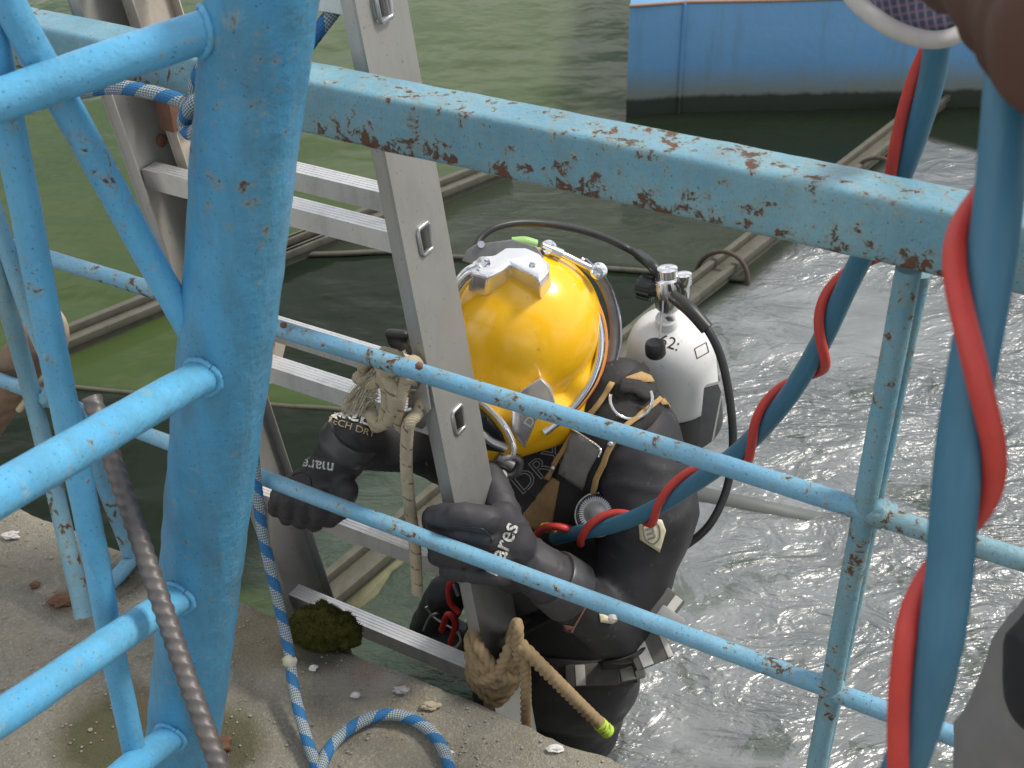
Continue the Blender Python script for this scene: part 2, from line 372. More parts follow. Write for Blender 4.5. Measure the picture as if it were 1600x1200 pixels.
c = n.mix(n.noise(60, 5), (.33, .28, .19), (.50, .44, .33)); c = n.mix(n.math('MULTIPLY', n.math('GREATER_THAN', tw, .93), n.math('GREATER_THAN', n.noise(90, 2), .48)), c, (.22, .15, .10)); n.bump(wv, .35, .0006); M_cord = n.fin(c, .85, spec=.15)
M_fray = simple('frayed_fibre', (.46, .42, .32), .9, 0, .25, 80)
n = NT('hemp_rope'); c = n.mix(n.noise(70, 6), (.20, .14, .075), (.40, .30, .18)); n.bump(n.noise(400, 3), .4, .0006); M_hemp = n.fin(c, .9, spec=.1)
n = NT('rebar_rust'); c = n.mix(n.noise(60, 6), (.075, .068, .068), (.18, .165, .16)); c = n.mix(n.ramp(n.noise(22, 6), [(.56, 0.), (.74, .4)]), c, (.16, .10, .065)); n.bump(n.noise(260, 4), .5, .0008); M_rebar = n.fin(c, .5, .45)
M_rust = simple('rusty_steel', (.17, .085, .055), .8, .1, .4, 60, .6)

# ------------------------------------------------------------------ the quay (top, chipped edge, wall)
n = NT('weathered_concrete')
co = n.co(); g1 = n.noise(2.2, 6, co, .6); g2 = n.noise(14, 8, co, .7); g3 = n.noise(160, 6, co, .75)
c = n.mix(n.ramp(g1, [(.3, 0.), (.7, 1.)]), (.215, .197, .152), (.31, .288, .232)); c = n.mix(n.ramp(g2, [(.35, 0.), (.7, 1.)]), c, (.235, .215, .175), ) if False else n.mix(n.ramp(g2, [(.42, 0.), (.68, .65)]), c, (.185, .172, .138))
c = n.mix(n.ramp(g3, [(.50, 0.), (.72, .7)]), c, (.47, .46, .42)); vv = n.vor(260, co); c = n.mix(n.ramp(vv, [(.10, .8), (.22, 0.)]), c, n.mix(n.noise(90, 2), (.10, .095, .09), (.60, .59, .56)))
c = n.mix(n.ramp(n.noise(7, 5, co, .6, .6), [(.58, 0.), (.72, .5)]), c, (.27, .22, .13))
def spot(c, p, r, col, amt, w=.5):
    vm = n.n.new('ShaderNodeVectorMath'); vm.operation = 'DISTANCE'; n.set(vm.inputs[0], co); vm.inputs[1].default_value = p
    d_ = n.math('ADD', n.math('DIVIDE', vm.outputs['Value'], r), n.math('MULTIPLY', n.math('SUBTRACT', g2, .5), w)); return n.mix(n.ramp(d_, [(.55, amt), (1., 0.)]), c, col)
for (px, py), r, col, amt in [((575, 1045), .095, (.34, .31, .27), .75), ((575, 1035), .04, (.27, .20, .15), .6), ((500, 1000), .09, (.05, .05, .035), .85), ((175, 1140), .12, (.075, .075, .03), .85),
                              ((340, 1160), .10, (.07, .07, .028), .8), ((200, 905), .07, (.09, .085, .06), .7), ((100, 940), .045, (.13, .08, .05), .6), ((405, 990), .10, (.23, .18, .11), .55), ((250, 1090), .05, (.17, .11, .07), .6), ((750, 1080), .09, (.14, .14, .12), .5)]:
    c = spot(c, tuple(gr(px, py)), r, col, amt)
n.bump(n.math('ADD', n.math('ADD', n.math('MULTIPLY', g2, .8), n.math('MULTIPLY', g3, .9)), n.math('MULTIPLY', vv, -.5)), .9, .0045)
ck = n.vor(5.5, n.co(scale=(1, 1, 1)), 'DISTANCE_TO_EDGE'); ck = n.ramp(n.math('ADD', ck, n.math('MULTIPLY', n.math('SUBTRACT', g2, .5), .35)), [(.0, 1.), (.012, 0.)]); ck = n.math('MULTIPLY', ck, n.ramp(g1, [(.48, 0.), (.6, 1.)])); c = n.mix(n.math('MULTIPLY', ck, .6), c, (.09, .08, .06))
M_conc = n.fin(c, .88, spec=.25)
def qh(e, nn):
    p = Vector((e, nn, 0)); z = noise.fractal(p * 9, 1, 2, 4) * .006 - max(0, noise.noise(p * 22) - .25) * .010 + noise.noise(p * 2.3) * .006 + abs(noise.noise(p * 30)) * -.0025
    for (px, py), r, dz in dents:
        d_ = (Vector((e, nn)) - Vector(ep(px, py))).length / r
        if d_ < 1: z += dz * (1 - d_ * d_) ** 2
    return z
def ep(px, py):
    g = np.array(gr(px, py)); return (g @ EV, g @ NV - D)
dents = [((575, 1045), .085, -.010), ((200, 900), .06, -.012), ((385, 1070), .045, -.012), ((175, 1140), .08, -.008)]
es = np.concatenate([np.arange(-9, -2.2, .4), np.arange(-2.2, .9, .0125), np.arange(.9, 6, .4)])
ns = np.concatenate([np.arange(-6, -1.2, .4), np.arange(-1.2, -.012, .0125), [-.010, -.004, 0]])
V = []; nE = len(es)
def edge(e): return noise.fractal(Vector((e * 7, 3, 0)), 1, 2, 5) * .009 + min(0, noise.noise(Vector((e * 16, 9, 1))) + .25) * .016
for j, nn in enumerate(ns):
    for e in es:
        k = max(0, 1 + nn / .06) if nn > -.06 else 0
        V.append(en(e, nn + edge(e) * k, -.002 + qh(e, nn) * (1) - (.007 if nn > -.005 else .002 if nn > -.011 else 0)))
nj = len(ns)
for z in (-.02, -.06, -.12, -.2, -.3, -.4, -.55, -3):
    for e in es:
        V.append(en(e, edge(e) + .003 + noise.fractal(Vector((e * 6, z * 6, 5)), 1, 2, 4) * .008, z)); 
    nj += 1
Fc = [(j * nE + i, j * nE + i + 1, (j + 1) * nE + i + 1, (j + 1) * nE + i) for j in range(nj - 1) for i in range(nE - 1)]
quay = tag(mk('quay', V, Fc, M_conc, loc=(0, 0, 0)), kind='structure', label='worn grey concrete quay with a chipped edge above the water')

# ------------------------------------------------------------------ water
def gpoly(pp): return np.array([tuple(gr(x, y, WATER))[:2] for x, y in pp])
def sdist(P_, poly):
    d = np.full(len(P_), 1e9); ins = np.zeros(len(P_), bool); k = len(poly)
    for i in range(k):
        a, b = poly[i], poly[(i + 1) % k]; ab = b - a; t = np.clip(((P_ - a) @ ab) / (ab @ ab), 0, 1); q = a + t[:, None] * ab; d = np.minimum(d, np.linalg.norm(P_ - q, axis=1))
        c1 = (a[1] > P_[:, 1]) != (b[1] > P_[:, 1]); xx = (b[0] - a[0]) * (P_[:, 1] - a[1]) / ((b[1] - a[1]) if b[1] != a[1] else 1e-9) + a[0]; ins ^= c1 & (P_[:, 0] < xx)
    return np.where(ins, -d, d)
def wmask(P_, px, w): return np.clip(.5 - sdist(P_, gpoly(px)) / (2 * w), 0, 1)
xs = np.concatenate([np.arange(-40, -2.6, 3.), np.arange(-2.6, 3.4, .018), np.arange(3.4, 40, 3.)]); ys = np.concatenate([np.arange(-6, .4, .8), np.arange(.4, 6.2, .018), np.arange(6.2, 80, 4.)])
X, Y = np.meshgrid(xs, ys); P2 = np.stack([X.ravel(), Y.ravel()], 1)
GREEN, DARK, GREY, MID = (.048, .074, .026, .03), (.012, .018, .011, .05), (.118, .130, .130, 1.), (.036, .044, .030, .22)  # DARK and MID paint shade and dark reflections, GREY reflected sky, into base colour
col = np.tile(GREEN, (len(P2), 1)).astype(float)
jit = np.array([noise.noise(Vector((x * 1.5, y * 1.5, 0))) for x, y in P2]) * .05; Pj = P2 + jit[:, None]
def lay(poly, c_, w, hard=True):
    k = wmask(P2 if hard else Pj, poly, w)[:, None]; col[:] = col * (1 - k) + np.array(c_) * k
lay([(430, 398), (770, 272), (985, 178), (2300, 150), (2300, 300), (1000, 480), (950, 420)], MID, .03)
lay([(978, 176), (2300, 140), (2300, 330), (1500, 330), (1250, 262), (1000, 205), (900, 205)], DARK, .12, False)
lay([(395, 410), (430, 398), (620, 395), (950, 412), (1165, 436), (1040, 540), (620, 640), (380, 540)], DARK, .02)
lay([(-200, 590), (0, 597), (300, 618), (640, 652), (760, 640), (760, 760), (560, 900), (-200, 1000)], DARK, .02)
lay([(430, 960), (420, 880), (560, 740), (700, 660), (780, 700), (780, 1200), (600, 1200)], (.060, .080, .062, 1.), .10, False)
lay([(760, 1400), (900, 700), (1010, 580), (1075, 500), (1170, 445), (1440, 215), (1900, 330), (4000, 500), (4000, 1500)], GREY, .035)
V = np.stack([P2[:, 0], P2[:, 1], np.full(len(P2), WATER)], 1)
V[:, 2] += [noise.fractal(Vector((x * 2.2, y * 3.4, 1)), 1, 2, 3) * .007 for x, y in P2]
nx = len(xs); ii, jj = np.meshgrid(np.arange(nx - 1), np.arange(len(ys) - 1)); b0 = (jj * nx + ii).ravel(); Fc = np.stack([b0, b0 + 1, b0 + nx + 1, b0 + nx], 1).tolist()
n = NT('water_surface'); at_ = n.n.new('ShaderNodeAttribute'); at_.attribute_name = 'painted_tone'; bc = at_.outputs['Color']; rip = at_.outputs['Alpha']
painted_tone = n.noise(1.6, 6, n.co(scale=(1, 1.6, 1)), .6, .8); bc = n.mix(n.ramp(painted_tone, [(.3, .0), (.7, .35)]), bc, n.mix(1., bc, (1.35, 1.3, 1.25), 'MULTIPLY'))
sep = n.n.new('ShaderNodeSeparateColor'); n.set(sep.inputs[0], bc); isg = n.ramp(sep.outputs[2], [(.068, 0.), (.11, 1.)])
ho = n.noise(5.5, 7, n.co(scale=(1.5, 1, 1), rot=(0, 0, .5)), .62, .9); hole = n.math('MULTIPLY', n.ramp(ho, [(.585, 0.), (.60, 1.)]), isg); bc = n.mix(n.math('MULTIPLY', hole, .8), bc, (.035, .05, .028))  # dark green patches: gaps in the painted sky reflection
streak = n.noise(1.7, 5, n.co(scale=(.8, 1.7, 1), rot=(0, 0, -.75)), .5, 2.4); bc = n.mix(n.math('MULTIPLY', n.ramp(streak, [(.45, 0.), (.70, .7)]), isg), bc, (.24, .25, .25))  # pale bands: sky reflection painted into the grey zone
r1 = n.noise(4.2, 3, n.co(scale=(1, 1.9, 1), rot=(0, 0, -.45)), .5, 2.2); r2 = n.noise(22, 3, n.co(scale=(1, 1.8, 1), rot=(0, 0, .3)), .5, 2.0); r3 = n.noise(3, 3)
amp = n.ramp(n.noise(1.1, 2), [(.35, .12), (.65, 1.)]); hh = n.math('ADD', n.math('MULTIPLY', n.math('ADD', n.math('MULTIPLY', r1, amp), n.math('MULTIPLY', n.math('MULTIPLY', r2, .16), amp)), rip), n.math('MULTIPLY', r3, .25)); n.bump(hh, 1., .050)
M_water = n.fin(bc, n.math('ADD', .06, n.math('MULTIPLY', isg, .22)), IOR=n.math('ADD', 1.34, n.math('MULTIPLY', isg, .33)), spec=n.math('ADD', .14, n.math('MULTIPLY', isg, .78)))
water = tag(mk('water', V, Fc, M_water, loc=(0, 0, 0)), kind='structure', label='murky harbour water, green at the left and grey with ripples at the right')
ca = water.data.color_attributes.new('painted_tone', 'FLOAT_COLOR', 'POINT'); ca.data.foreach_set('color', col.ravel())  # zone colours, with shade and reflections painted in
bed = tag(mk('harbour_bed', [(-40, -6, -3.2), (40, -6, -3.2), (40, 80, -3.2), (-40, 80, -3.2)], [(0, 1, 2, 3)], simple('silt_bed', (.06, .06, .04), .9), loc=(0, 0, -3.2)), kind='structure')

# ------------------------------------------------------------------ blue barge
n = NT('barge_paint'); sz = n.n.new('ShaderNodeSeparateXYZ'); n.set(sz.inputs[0], n.co()); z_ = sz.outputs[2]
c = n.mix(n.noise(3, 5, n.co(scale=(1, 1, 2.5))), (.10, .27, .50), (.14, .33, .55)); c = n.mix(n.ramp(n.noise(24, 6, None, .7), [(.6, 0.), (.74, .55)]), c, (.16, .25, .27)); c = n.mix(n.ramp(n.noise(14, 6, n.co(scale=(1, 1, .12)), .7), [(.52, 0.), (.75, .45)]), c, (.10, .17, .20)); c = n.mix(n.ramp(n.noise(40, 7, None, .75), [(.66, 0.), (.70, .7)]), c, (.14, .08, .05))
wz = n.math('ADD', z_, n.math('MULTIPLY', n.math('SUBTRACT', n.noise(5, 6, None, .7), .5), .10))
c = n.mix(n.ramp(wz, [(.10, .9), (.22, 0.)]), c, (.19, .21, .17)); wz2 = n.math('ADD', z_, n.math('MULTIPLY', n.math('SUBTRACT', n.noise(14, 6, None, .7), .5), .035)); c = n.mix(n.ramp(wz2, [(.070, 1.), (.088, 0.)]), c, (.035, .042, .032)); n.bump(n.noise(30, 5), .4, .003)
M_barge = n.fin(c, .5)
A0, A1, A2 = gr(978, 183, WATER), gr(1060, 177, WATER), gr(2300, 150, WATER)
bt = thing('barge', A1, 'blue steel barge with a black waterline stain beyond the rusty rail', 'barge')
back = Vector((.25, 1.9, 0)); top = .487; foot = [A0, A1, A2, A2 + back, A0 + back]
V = [p + UP * (z - p.z + WATER) for z in (-.3, top) for p in foot]
Fc = [(k, (k + 1) % 5, 5 + (k + 1) % 5, 5 + k) for k in range(5)] + [(0, 1, 2, 3, 4)[::-1], (5, 6, 7, 8, 9)]
hl = mk('hull', V, Fc, M_barge, bt); bevel(hl, .008)
tr = [p + UP * (top + .004) for p in (A0, A1, A2)]
for a, b in ((A0, A1), (A1, A2)):
    bar('gunwale', a + UP * (top), b + UP * (top), .007, simple('gunwale_rust', (.32, .20, .13), .7), bt, 10, .002, step=.2)
bar('corner_seam', A1 + UP * .0 + Vector((0, -.006, 0)), A1 + UP * top + Vector((0, -.006, 0)), .008, M_barge, bt, 8)

# ------------------------------------------------------------------ floating frame of channel beams
n = NT('weathered_beam'); c = n.mix(n.noise(8, 6, None, .65), (.065, .062, .048), (.135, .130, .10)); c = n.mix(n.ramp(n.noise(28, 6), [(.5, 0.), (.72, .7)]), c, (.06, .058, .03)); n.bump(n.noise(60, 5), .5, .002); M_beam = n.fin(c, .75)
fr = thing('floating_frame', gr(600, 850, WATER), 'grey-green floating frame of channel beams lying in the water around the diver', 'floating frame')
def beam(a, b, w, h=.045, lips=True):
    a, b = Vector(a), Vector(b); d = (b - a).normalized(); s = Vector((-d.y, d.x, 0)); L_ = b - a
    bb = box('beam', a - s * w / 2 - UP * .05, L_, s * w, UP * (.05 + h * .4), M_beam, fr, .003)
    if lips:
        for q in (-1, 1): box('beam_lip', a + s * (q * w * .5 - w * .15) + UP * (h * .4 + .001) , L_, s * w * .3, UP * h * .6, M_beam, fr, .003)
bz = WATER + .012
beam(gr(95, 545, bz), gr(515, 372, bz), .08); beam(gr(420, 412, bz), gr(790, 266, bz), .08)
beam(gr(500, 950, bz), gr(1075, 470, bz), .070); beam(gr(1075, 470, bz), gr(1480, 150, bz), .070)
bar('cross_pipe', gr(400, 400, WATER + .01), gr(620, 394, WATER + .01), .010, M_beam, fr, 10, .002)
bar('cross_pipe', gr(620, 394, WATER + .01), gr(1165, 437, WATER + .01), .010, M_beam, fr, 10, .002)
bar('cross_pipe', gr(-60, 592, WATER + .0), gr(640, 650, WATER + .0), .008, M_beam, fr, 10, .002)
pl = mk('algae_ledge', [gr(x, y, WATER + .008) for x, y in ((506, 958), (545, 962), (590, 925), (612, 890), (640, 868), (648, 850), (600, 868))], [tuple(range(7))], simple('algae_crust', (.13, .13, .07), .8, 0, .5, 30, .8, .004), fr); thick(pl, -.02)
pk = tag(mk('sunken_plank', *(lambda: ((lambda q: (q + [p - UP * .03 for p in q], [(3, 2, 1, 0)[::-1] if False else (0, 1, 2, 3), (7, 6, 5, 4), (0, 4, 5, 1), (1, 5, 6, 2), (2, 6, 7, 3), (3, 7, 4, 0)]))([gr(x, y, WATER + .0035) for x, y in ((1040, 748), (1290, 802), (1262, 812), (1030, 770))])))(), simple('pale_wet_plank', (.12, .13, .123), .65, 0, .3, 12)), 'pale plank awash just right of the diver under the hose', 'plank')
for i, (cx, cy, nm) in enumerate([(1130, 432, 'dark curved iron hook hooped over the floating beam right of the air tank'), (1370, 282, 'thin curved iron hook on the far end of the floating beam near the barge')]):
    c0 = gr(cx, cy, WATER); d_ = (gr(1480, 150, bz) - gr(1075, 470, bz)).normalized(); s_ = Vector((-d_.y, d_.x, 0))
    pth = [c0 + s_ * math.cos(a) * -.095 + d_ * math.sin(a * 1.5) * .015 + UP * (math.sin(a) * .10 - .01) for a in np.linspace(-.15, math.pi + .2, 22)]; M_hook = simple('dark_iron', (.085, .065, .05), .8, .2, .5, 50, .5)
    tag(tube('iron_hook', pth, .008, M_hook, None, 10), nm, 'hook', 'hooks over the floating beam')

# ------------------------------------------------------------------ guard rail fence along the quay edge
fence = thing('guard_rail', en(-.7, 0, 0), 'light blue steel guard rail with rusty square top rail along the quay edge', 'fence')
zb, zt = 1.004, 1.078
def top_rail(e0, e1):
    ee = np.arange(e0, e1, .012); V = []; sec = []
    w = .032; b_ = .007
    for a0, (cx, cz) in ((0, (w - b_, zt - b_)), (90, (-w + b_, zt - b_)), (180, (-w + b_, zb + b_)), (270, (w - b_, zb + b_))):
        for k in range(4): a = math.radians(a0 + k * 30); sec.append((cx + math.cos(a) * b_, cz + math.sin(a) * b_))
    # extra points on the flat sides for uneven paint
    S2 = []
    for i in range(len(sec)):
        S2.append(sec[i]); nx_ = sec[(i + 1) % len(sec)]
        if math.hypot(nx_[0] - sec[i][0], nx_[1] - sec[i][1]) > .02:
            for t in (.2, .4, .6, .8): S2.append((sec[i][0] + (nx_[0] - sec[i][0]) * t, sec[i][1] + (nx_[1] - sec[i][1]) * t))
    k = len(S2)
    for e in ee:
        for a, z in S2:
            q = noise.fractal(Vector((e * 18, a * 40, z * 40)), 1, 2, 3) * .0009
            V.append(en(e, a + q, z + q + noise.noise(Vector((e * 3, 0, 0))) * .0015))
    Fc = [(i * k + j, i * k + (j + 1) % k, (i + 1) * k + (j + 1) % k, (i + 1) * k + j) for i in range(len(ee) - 1) for j in range(k)] + [tuple(range(k)), tuple((len(ee) - 1) * k + j for j in range(k))[::-1]]
    o = mk('top_rail', V, [f[::-1] for f in Fc], M_top, fence); o['label'] = 'square rusty top rail'; return o
top_rail(-4.2, 2.4)
bar('rail', en(-4.2, 0, .655), en(-.208, 0, .655), .0136, M_rail, fence); bar('rail', en(-.214, 0, .652), en(2.4, 0, .652), .0136, M_rail_old, fence)
bar('rail', en(-4.2, 0, .335), en(-.222, 0, .335), .0136, M_rail, fence); bar('rail', en(-.224, 0, .333), en(2.4, 0, .333), .0136, M_rail, fence)
bt_ = on(1418, 432, 0); bb_ = on(1290, 1120, 0); bd = (bb_ - bt_); bb_ = bt_ + bd * ((bt_.z + .02) / -bd.z)
bar('baluster', bt_ + UP * .01, bb_, .0140, M_rail_old, fence); 
b2 = on(1435, 440, .030); b3 = on(1322, 1000, .030); bd = b3 - b2; bar('baluster', b2 + UP * .01, b2 + bd * ((b2.z + .02) / -bd.z) , .0110, M_rail_old, fence)
def weld(p, r, m, parent, ax=None):
    V = []; bm = bmesh.new(); bmesh.ops.create_icosphere(bm, subdivisions=3, radius=1); 
    V = [Vector(p) + v.co * r * (1 + noise.noise(v.co * 3 + Vector(p) * 50) * .35) for v in bm.verts]; Fc = [tuple(v.index for v in f.verts) for f in bm.faces]; bm.free()
    return mk('weld', V, Fc, m, parent)
for e_b in (1.35, 2.38, -3.4, -4.18): bar('baluster', en(e_b, 0, -.01), en(e_b, 0, 1.01), .0140, M_rail_old, fence)
weld(en(-.190, .004, .653), .0180, M_rail_old, fence); weld(en(-.212, .004, .334), .0180, M_rail_old, fence)
weld(on(655, 572, -.013), .0055, M_rust, fence); weld(on(443, 508, -.013), .005, M_rust, fence); weld(on(958, 966, -.015), .007, simple('white_chip', (.6, .56, .5)), fence)
# slanting braces at the left end, feet cast into the quay
def pipe(name, pts, r, m, parent): 
    p, _, _ = resample(spline(pts, 12), .012); return tube(name, p, r, m, parent, 18, lambda th, s: 1 + noise.noise(Vector((math.cos(th) * 1.5, math.sin(th) * 1.5, s * 30))) * .035)
pipe('brace', [on(-30, 330, -.03), on(0, 440, -.03), on(52, 625, -.03), gr(132, 965, .02)], .0165, M_rail_old, fence)
pipe('brace', [on(-20, 300, -.02), on(8, 380, -.02), on(50, 500, -.02), on(125, 665, -.02), on(175, 790, -.015), gr(203, 866, .02), gr(198, 884, .008), gr(160, 925, -.004)], .0150, M_rail, fence)
weld(on(78, 620, -.012), .02, M_rail_old, fence)

# ------------------------------------------------------------------ lattice mast in the foreground
mast = thing('lattice_mast', at(280, 1250, 1.98), 'thick sky-blue steel post with welded slanting struts in the left foreground', 'steel mast')
def PZ(y): return 1 / (.835 + (.520 - .835) * y / 1200)
pt, pb = at(421, -120, PZ(-120)), at(275, 1262, PZ(1262))
bar('post', pt, pb, .0545, M_post, mast, 48, .001, step=.012)
def strut(a, b, r, name='strut', m=M_strut): return bar(name, a, b, r, m, mast, 28, .0008, step=.012)
ST = [(at(-60, 177, 1.15), at(411, 17, PZ(17)), .0200), (at(-60, 804, 1.04), at(352, 568, PZ(568)), .0205), (at(-60, 1162, 1.28), at(316, 908, PZ(908)), .0205), (at(130, 1262, 1.55), at(292, 1130, PZ(1130)), .021), (at(-12, -40, 1.12), at(333, 580, PZ(580)), .0158)]
ST = [(a_ + (a_ - b_).normalized() * .30, b_, r_) for a_, b_, r_ in ST]
for a_, b_, r_ in ST: strut(a_, b_, r_)
def seam(a, b, r):
    ax_ = (pb - pt).normalized(); d = (b - a).normalized(); best = None
    for i in range(400):                                   # where the strut meets the post
        p = b - d * (i * .0006 + .0); q = (p - pt) - ax_ * (p - pt).dot(ax_)
        if q.length > .0545: best = p; nq = q.normalized(); break
    u1 = d.orthogonal().normalized(); u2 = d.cross(u1); pts_ = []
    for t in np.linspace(0, 2 * math.pi, 49):              # saddle-shaped bead following the post
        o_ = (u1 * math.cos(t) + u2 * math.sin(t)) * (r + .0012); p0 = best + o_
        for i in range(-160, 160):
            p = p0 - d * (i * -.0006); q = (p - pt) - ax_ * (p - pt).dot(ax_)
            if q.length < .0555: break
        pts_.append(p)
    tube('weld_bead', pts_, .0042, M_strut, mast, 8, lambda th, s: 1 + .35 * noise.noise(Vector((s * 160, th, r * 900))) + .12 * math.sin(s * 900), cap=False)
for a_, b_, r_ in ST[:4]: seam(a_, b_, r_)
strut(at(-30, -20, 1.14), at(40, 330, 1.27), .0158 + .0); strut(at(40, 330, 1.27), at(212, 1190, 1.72), .0158)
# ------------------------------------------------------------------ rebar
ra, rb = at(143, 622, 1.56), at(352, 1205, 1.47); rd = (rb - ra).normalized(); rb = rb + rd * .60
path, _, _ = resample([ra, ra.lerp(rb, .35) + Vector((-.006, 0, 0)), rb], .0022)
def rib(th, s):
    k = math.sin(2 * math.pi * s / .0155 + th * 3.0 + math.sin(th) * .5); return 1 + .13 * max(0, k) ** .7 + .05 * (abs(math.cos(th)) > .96)
o = tube('rebar', path, .0115, M_rebar, None, 28, rib, loc=rb); tag(o, 'rusty ribbed steel bar leaning across the foot of the thick blue post', 'steel bar')
# ------------------------------------------------------------------ extension ladder
lad = thing('ladder', en(-1.05, .13, WATER), 'aluminium extension ladder tied behind the blue guard rail with the diver on it', 'ladder')
def stile(p_top, p_bot, n0, n1, th, m, holes=(), side=1, lips=True):
    """a channel-section stile; side=+1: outer face to the right"""
    a, b = Vector(p_top), Vector(p_bot); d = (b - a)
    nd = NVv; e_ = (EVv - d.normalized() * EVv.dot(d.normalized())).normalized()
    o0 = a + nd * n0 ; wd_ = nd * (n1 - n0)
    root = None
    # web with holes built from segments
    L_ = d.length; u = d.normalized(); cuts = sorted((h - a).dot(u) for h in holes)
    w_t = .004
    def seg(s0, s1, q0, q1, nm='stile'):
        return [o0 + u * s0 + wd_ * q0, u * (s1 - s0), wd_ * (q1 - q0), -e_ * w_t * side]
    V = []; Fc = []
    def addbox(o_, x, y, z):
        k = len(V); V.extend([o_ + x * i + y * j + z * l for i in (0, 1) for j in (0, 1) for l in (0, 1)])
        f = [(0, 1, 3, 2), (4, 6, 7, 5), (0, 4, 5, 1), (2, 3, 7, 6), (0, 2, 6, 4), (1, 5, 7, 3)]
        if x.cross(y).dot(z) < 0: f = [g[::-1] for g in f]
        Fc.extend([tuple(k + i for i in g) for g in f])
    hs = .020; prev = 0; c0, c1 = .33, .33 + .028 / (n1 - n0)
    for c_ in cuts:
        addbox(*seg(prev, c_ - hs, 0, 1)); addbox(*seg(c_ - hs + .0001, c_ + hs - .0001, 0, c0)); addbox(*seg(c_ - hs + .0001, c_ + hs - .0001, c1, 1)); prev = c_ + hs
    addbox(*seg(prev, L_, 0, 1))
    o = mk('stile', V, Fc, m, lad, smooth=False)
    # flanges
    for q in (0, 1):
        f0 = o0 + wd_ * q + (nd * (-.0031) if q else Vector((0, 0, 0)))
        fo = box('flange', f0 - e_ * side * (w_t + .0002), u * L_, nd * .003, -e_ * side * (th - w_t), m, lad, .0008)
    return o, u, e_
rt, rb_ = on(575, -60, .12), on(812, 1190, .12)
rt.z = rt.z; rtop = rt - NVv * .12; rbot = rb_ - NVv * .12
hol = [on(592, 8, .12) - NVv * .12, on(658, 377, .12) - NVv * .12, on(711, 660, .12) - NVv * .12]
st, u_, e_ = stile(rtop, rbot, .078, .190, .024, M_alu, hol, 1)
lt, lb = on(120, -60, .12) - NVv * .12, on(482, 985, .12) - NVv * .12
uu = u_
ltop = lt; lbot = lt + uu * ((lb - lt).length * 1.0 + .3)
lbot = Vector(lb) + (Vector(lb) - lt).normalized() * .25
stile(ltop, lbot, .078, .190, .024, M_alu, (), -1)
# frames of the rung-end holes
for h in hol:
    c_ = h + NVv * (.078 + (.33 * .112) + .014) + e_ * .0015
    V = []; k = 0
    pts = [(-.021, -.015), (-.021, .015), (.021, .015), (.021, -.015)]
    loop = [c_ + u_ * a + NVv * b for a, b in pts]; loop = [loop[i].lerp(loop[(i + 1) % 4], t) for i in range(4) for t in (.12, .88)]
    tube('rung_collar', loop + [loop[0], loop[1]], .0035, M_steel, lad, 8)
# inner (upper) section, ends half way down
inb = Vector(en(0, 0, 0)); ld = (Vector(lb) - lt).normalized()
lt2 = lt + EVv * .034; cut2 = lt2 + ld * ((lt2.z - .44) / -ld.z)
stile(lt2, cut2, .150, .245, .022, M_alu_c, (), -1)
rt2 = rtop - EVv * .034; cutr = rt2 + u_ * ((rt2.z - .42) / -u_.z); stile(rt2, cutr, .150, .232, .022, M_alu, (), 1)
V = [cut2 + NVv * a + ld * b - EVv * -.001 for a, b in ((.15, -.02), (.245, -.02), (.262, .03), (.21, .085), (.15, .05))]
pf = mk('end_plate', V, [(0, 1, 2, 3, 4)], M_alu_c, lad, smooth=False); thick(pf, .004)
def rung(a, b, ribs=True, m=None):
    a, b = Vector(a), Vector(b); d = (b - a); dn_ = d.normalized(); s_ = (NVv - dn_ * NVv.dot(dn_)).normalized(); w_ = dn_.cross(s_); w_ = w_ if w_.z > 0 else -w_
    hw, hh = .0165, .0165; o0 = a - s_ * hw - w_ * hh
    sec = [(-hw, -hh), (hw, -hh), (hw, hh)]
    for i in range(4):                       # tread ribs
        x = hw - .004 - i * (2 * hw - .008) / 3.6; sec += [(x, hh), (x - .0005, hh - .0009), (x - .002, hh - .0009), (x - .0025, hh)]
    sec += [(-hw, hh)]; k = len(sec)
    V = [p + s_ * x + w_ * y for p in (a, b) for x, y in sec]; Fc = [(i, (i + 1) % k, k + (i + 1) % k, k + i) for i in range(k)] + [tuple(range(k))[::-1], tuple(range(k, 2 * k))]
    if s_.cross(w_).dot(dn_) < 0: Fc = [f[::-1] for f in Fc]
    o = mk('rung', V, Fc, m or M_alu_r, lad, smooth=False); return o
def st_e(z, p, d): q = p + d * ((p.z - z) / -d.z); return q
def rz(z, nn, inset=0, ext=0):
    l = st_e(z, lt + EVv * (.006 + inset - ext), ld); r = st_e(z, rtop - EVv * (.030 + inset), u_); return l + NVv * nn, r + NVv * nn
for z in (1.135, .79, .472, .168, -.075): rung(*rz(z, .115, 0, .03 if z < 0 else 0))
for z in (1.12, .798, .485): rung(*rz(z, .205, .036))
# rusty bracket at the left stiles, bolt heads
q = st_e(.86, lt + EVv * .03, ld)
bk = box('bracket', q + NVv * .14 + EVv * .004, EVv * .03, NVv * .10, UP * .055, M_rust, lad, .004)
for z, nn in ((1.10, .10), (.83, .16)):
    p = st_e(z, lt, ld) + NVv * nn + EVv * .004; lathe('bolt', p, EVv, [(0, .011), (.004, .011), (.006, .007)], M_rust, lad, 12)
pl2 = [on(640, 628, .07), on(664, 590, .07), on(672, 640, .07), on(650, 668, .07)]
pf = mk('guide_plate', pl2, [(0, 1, 2, 3)], M_steel, lad, smooth=False); thick(pf, .004)
lathe('guide_pin', on(662, 655, .085), EVv * -1, [(0, .016), (.02, .016), (.03, .010)], M_steel, lad, 18)

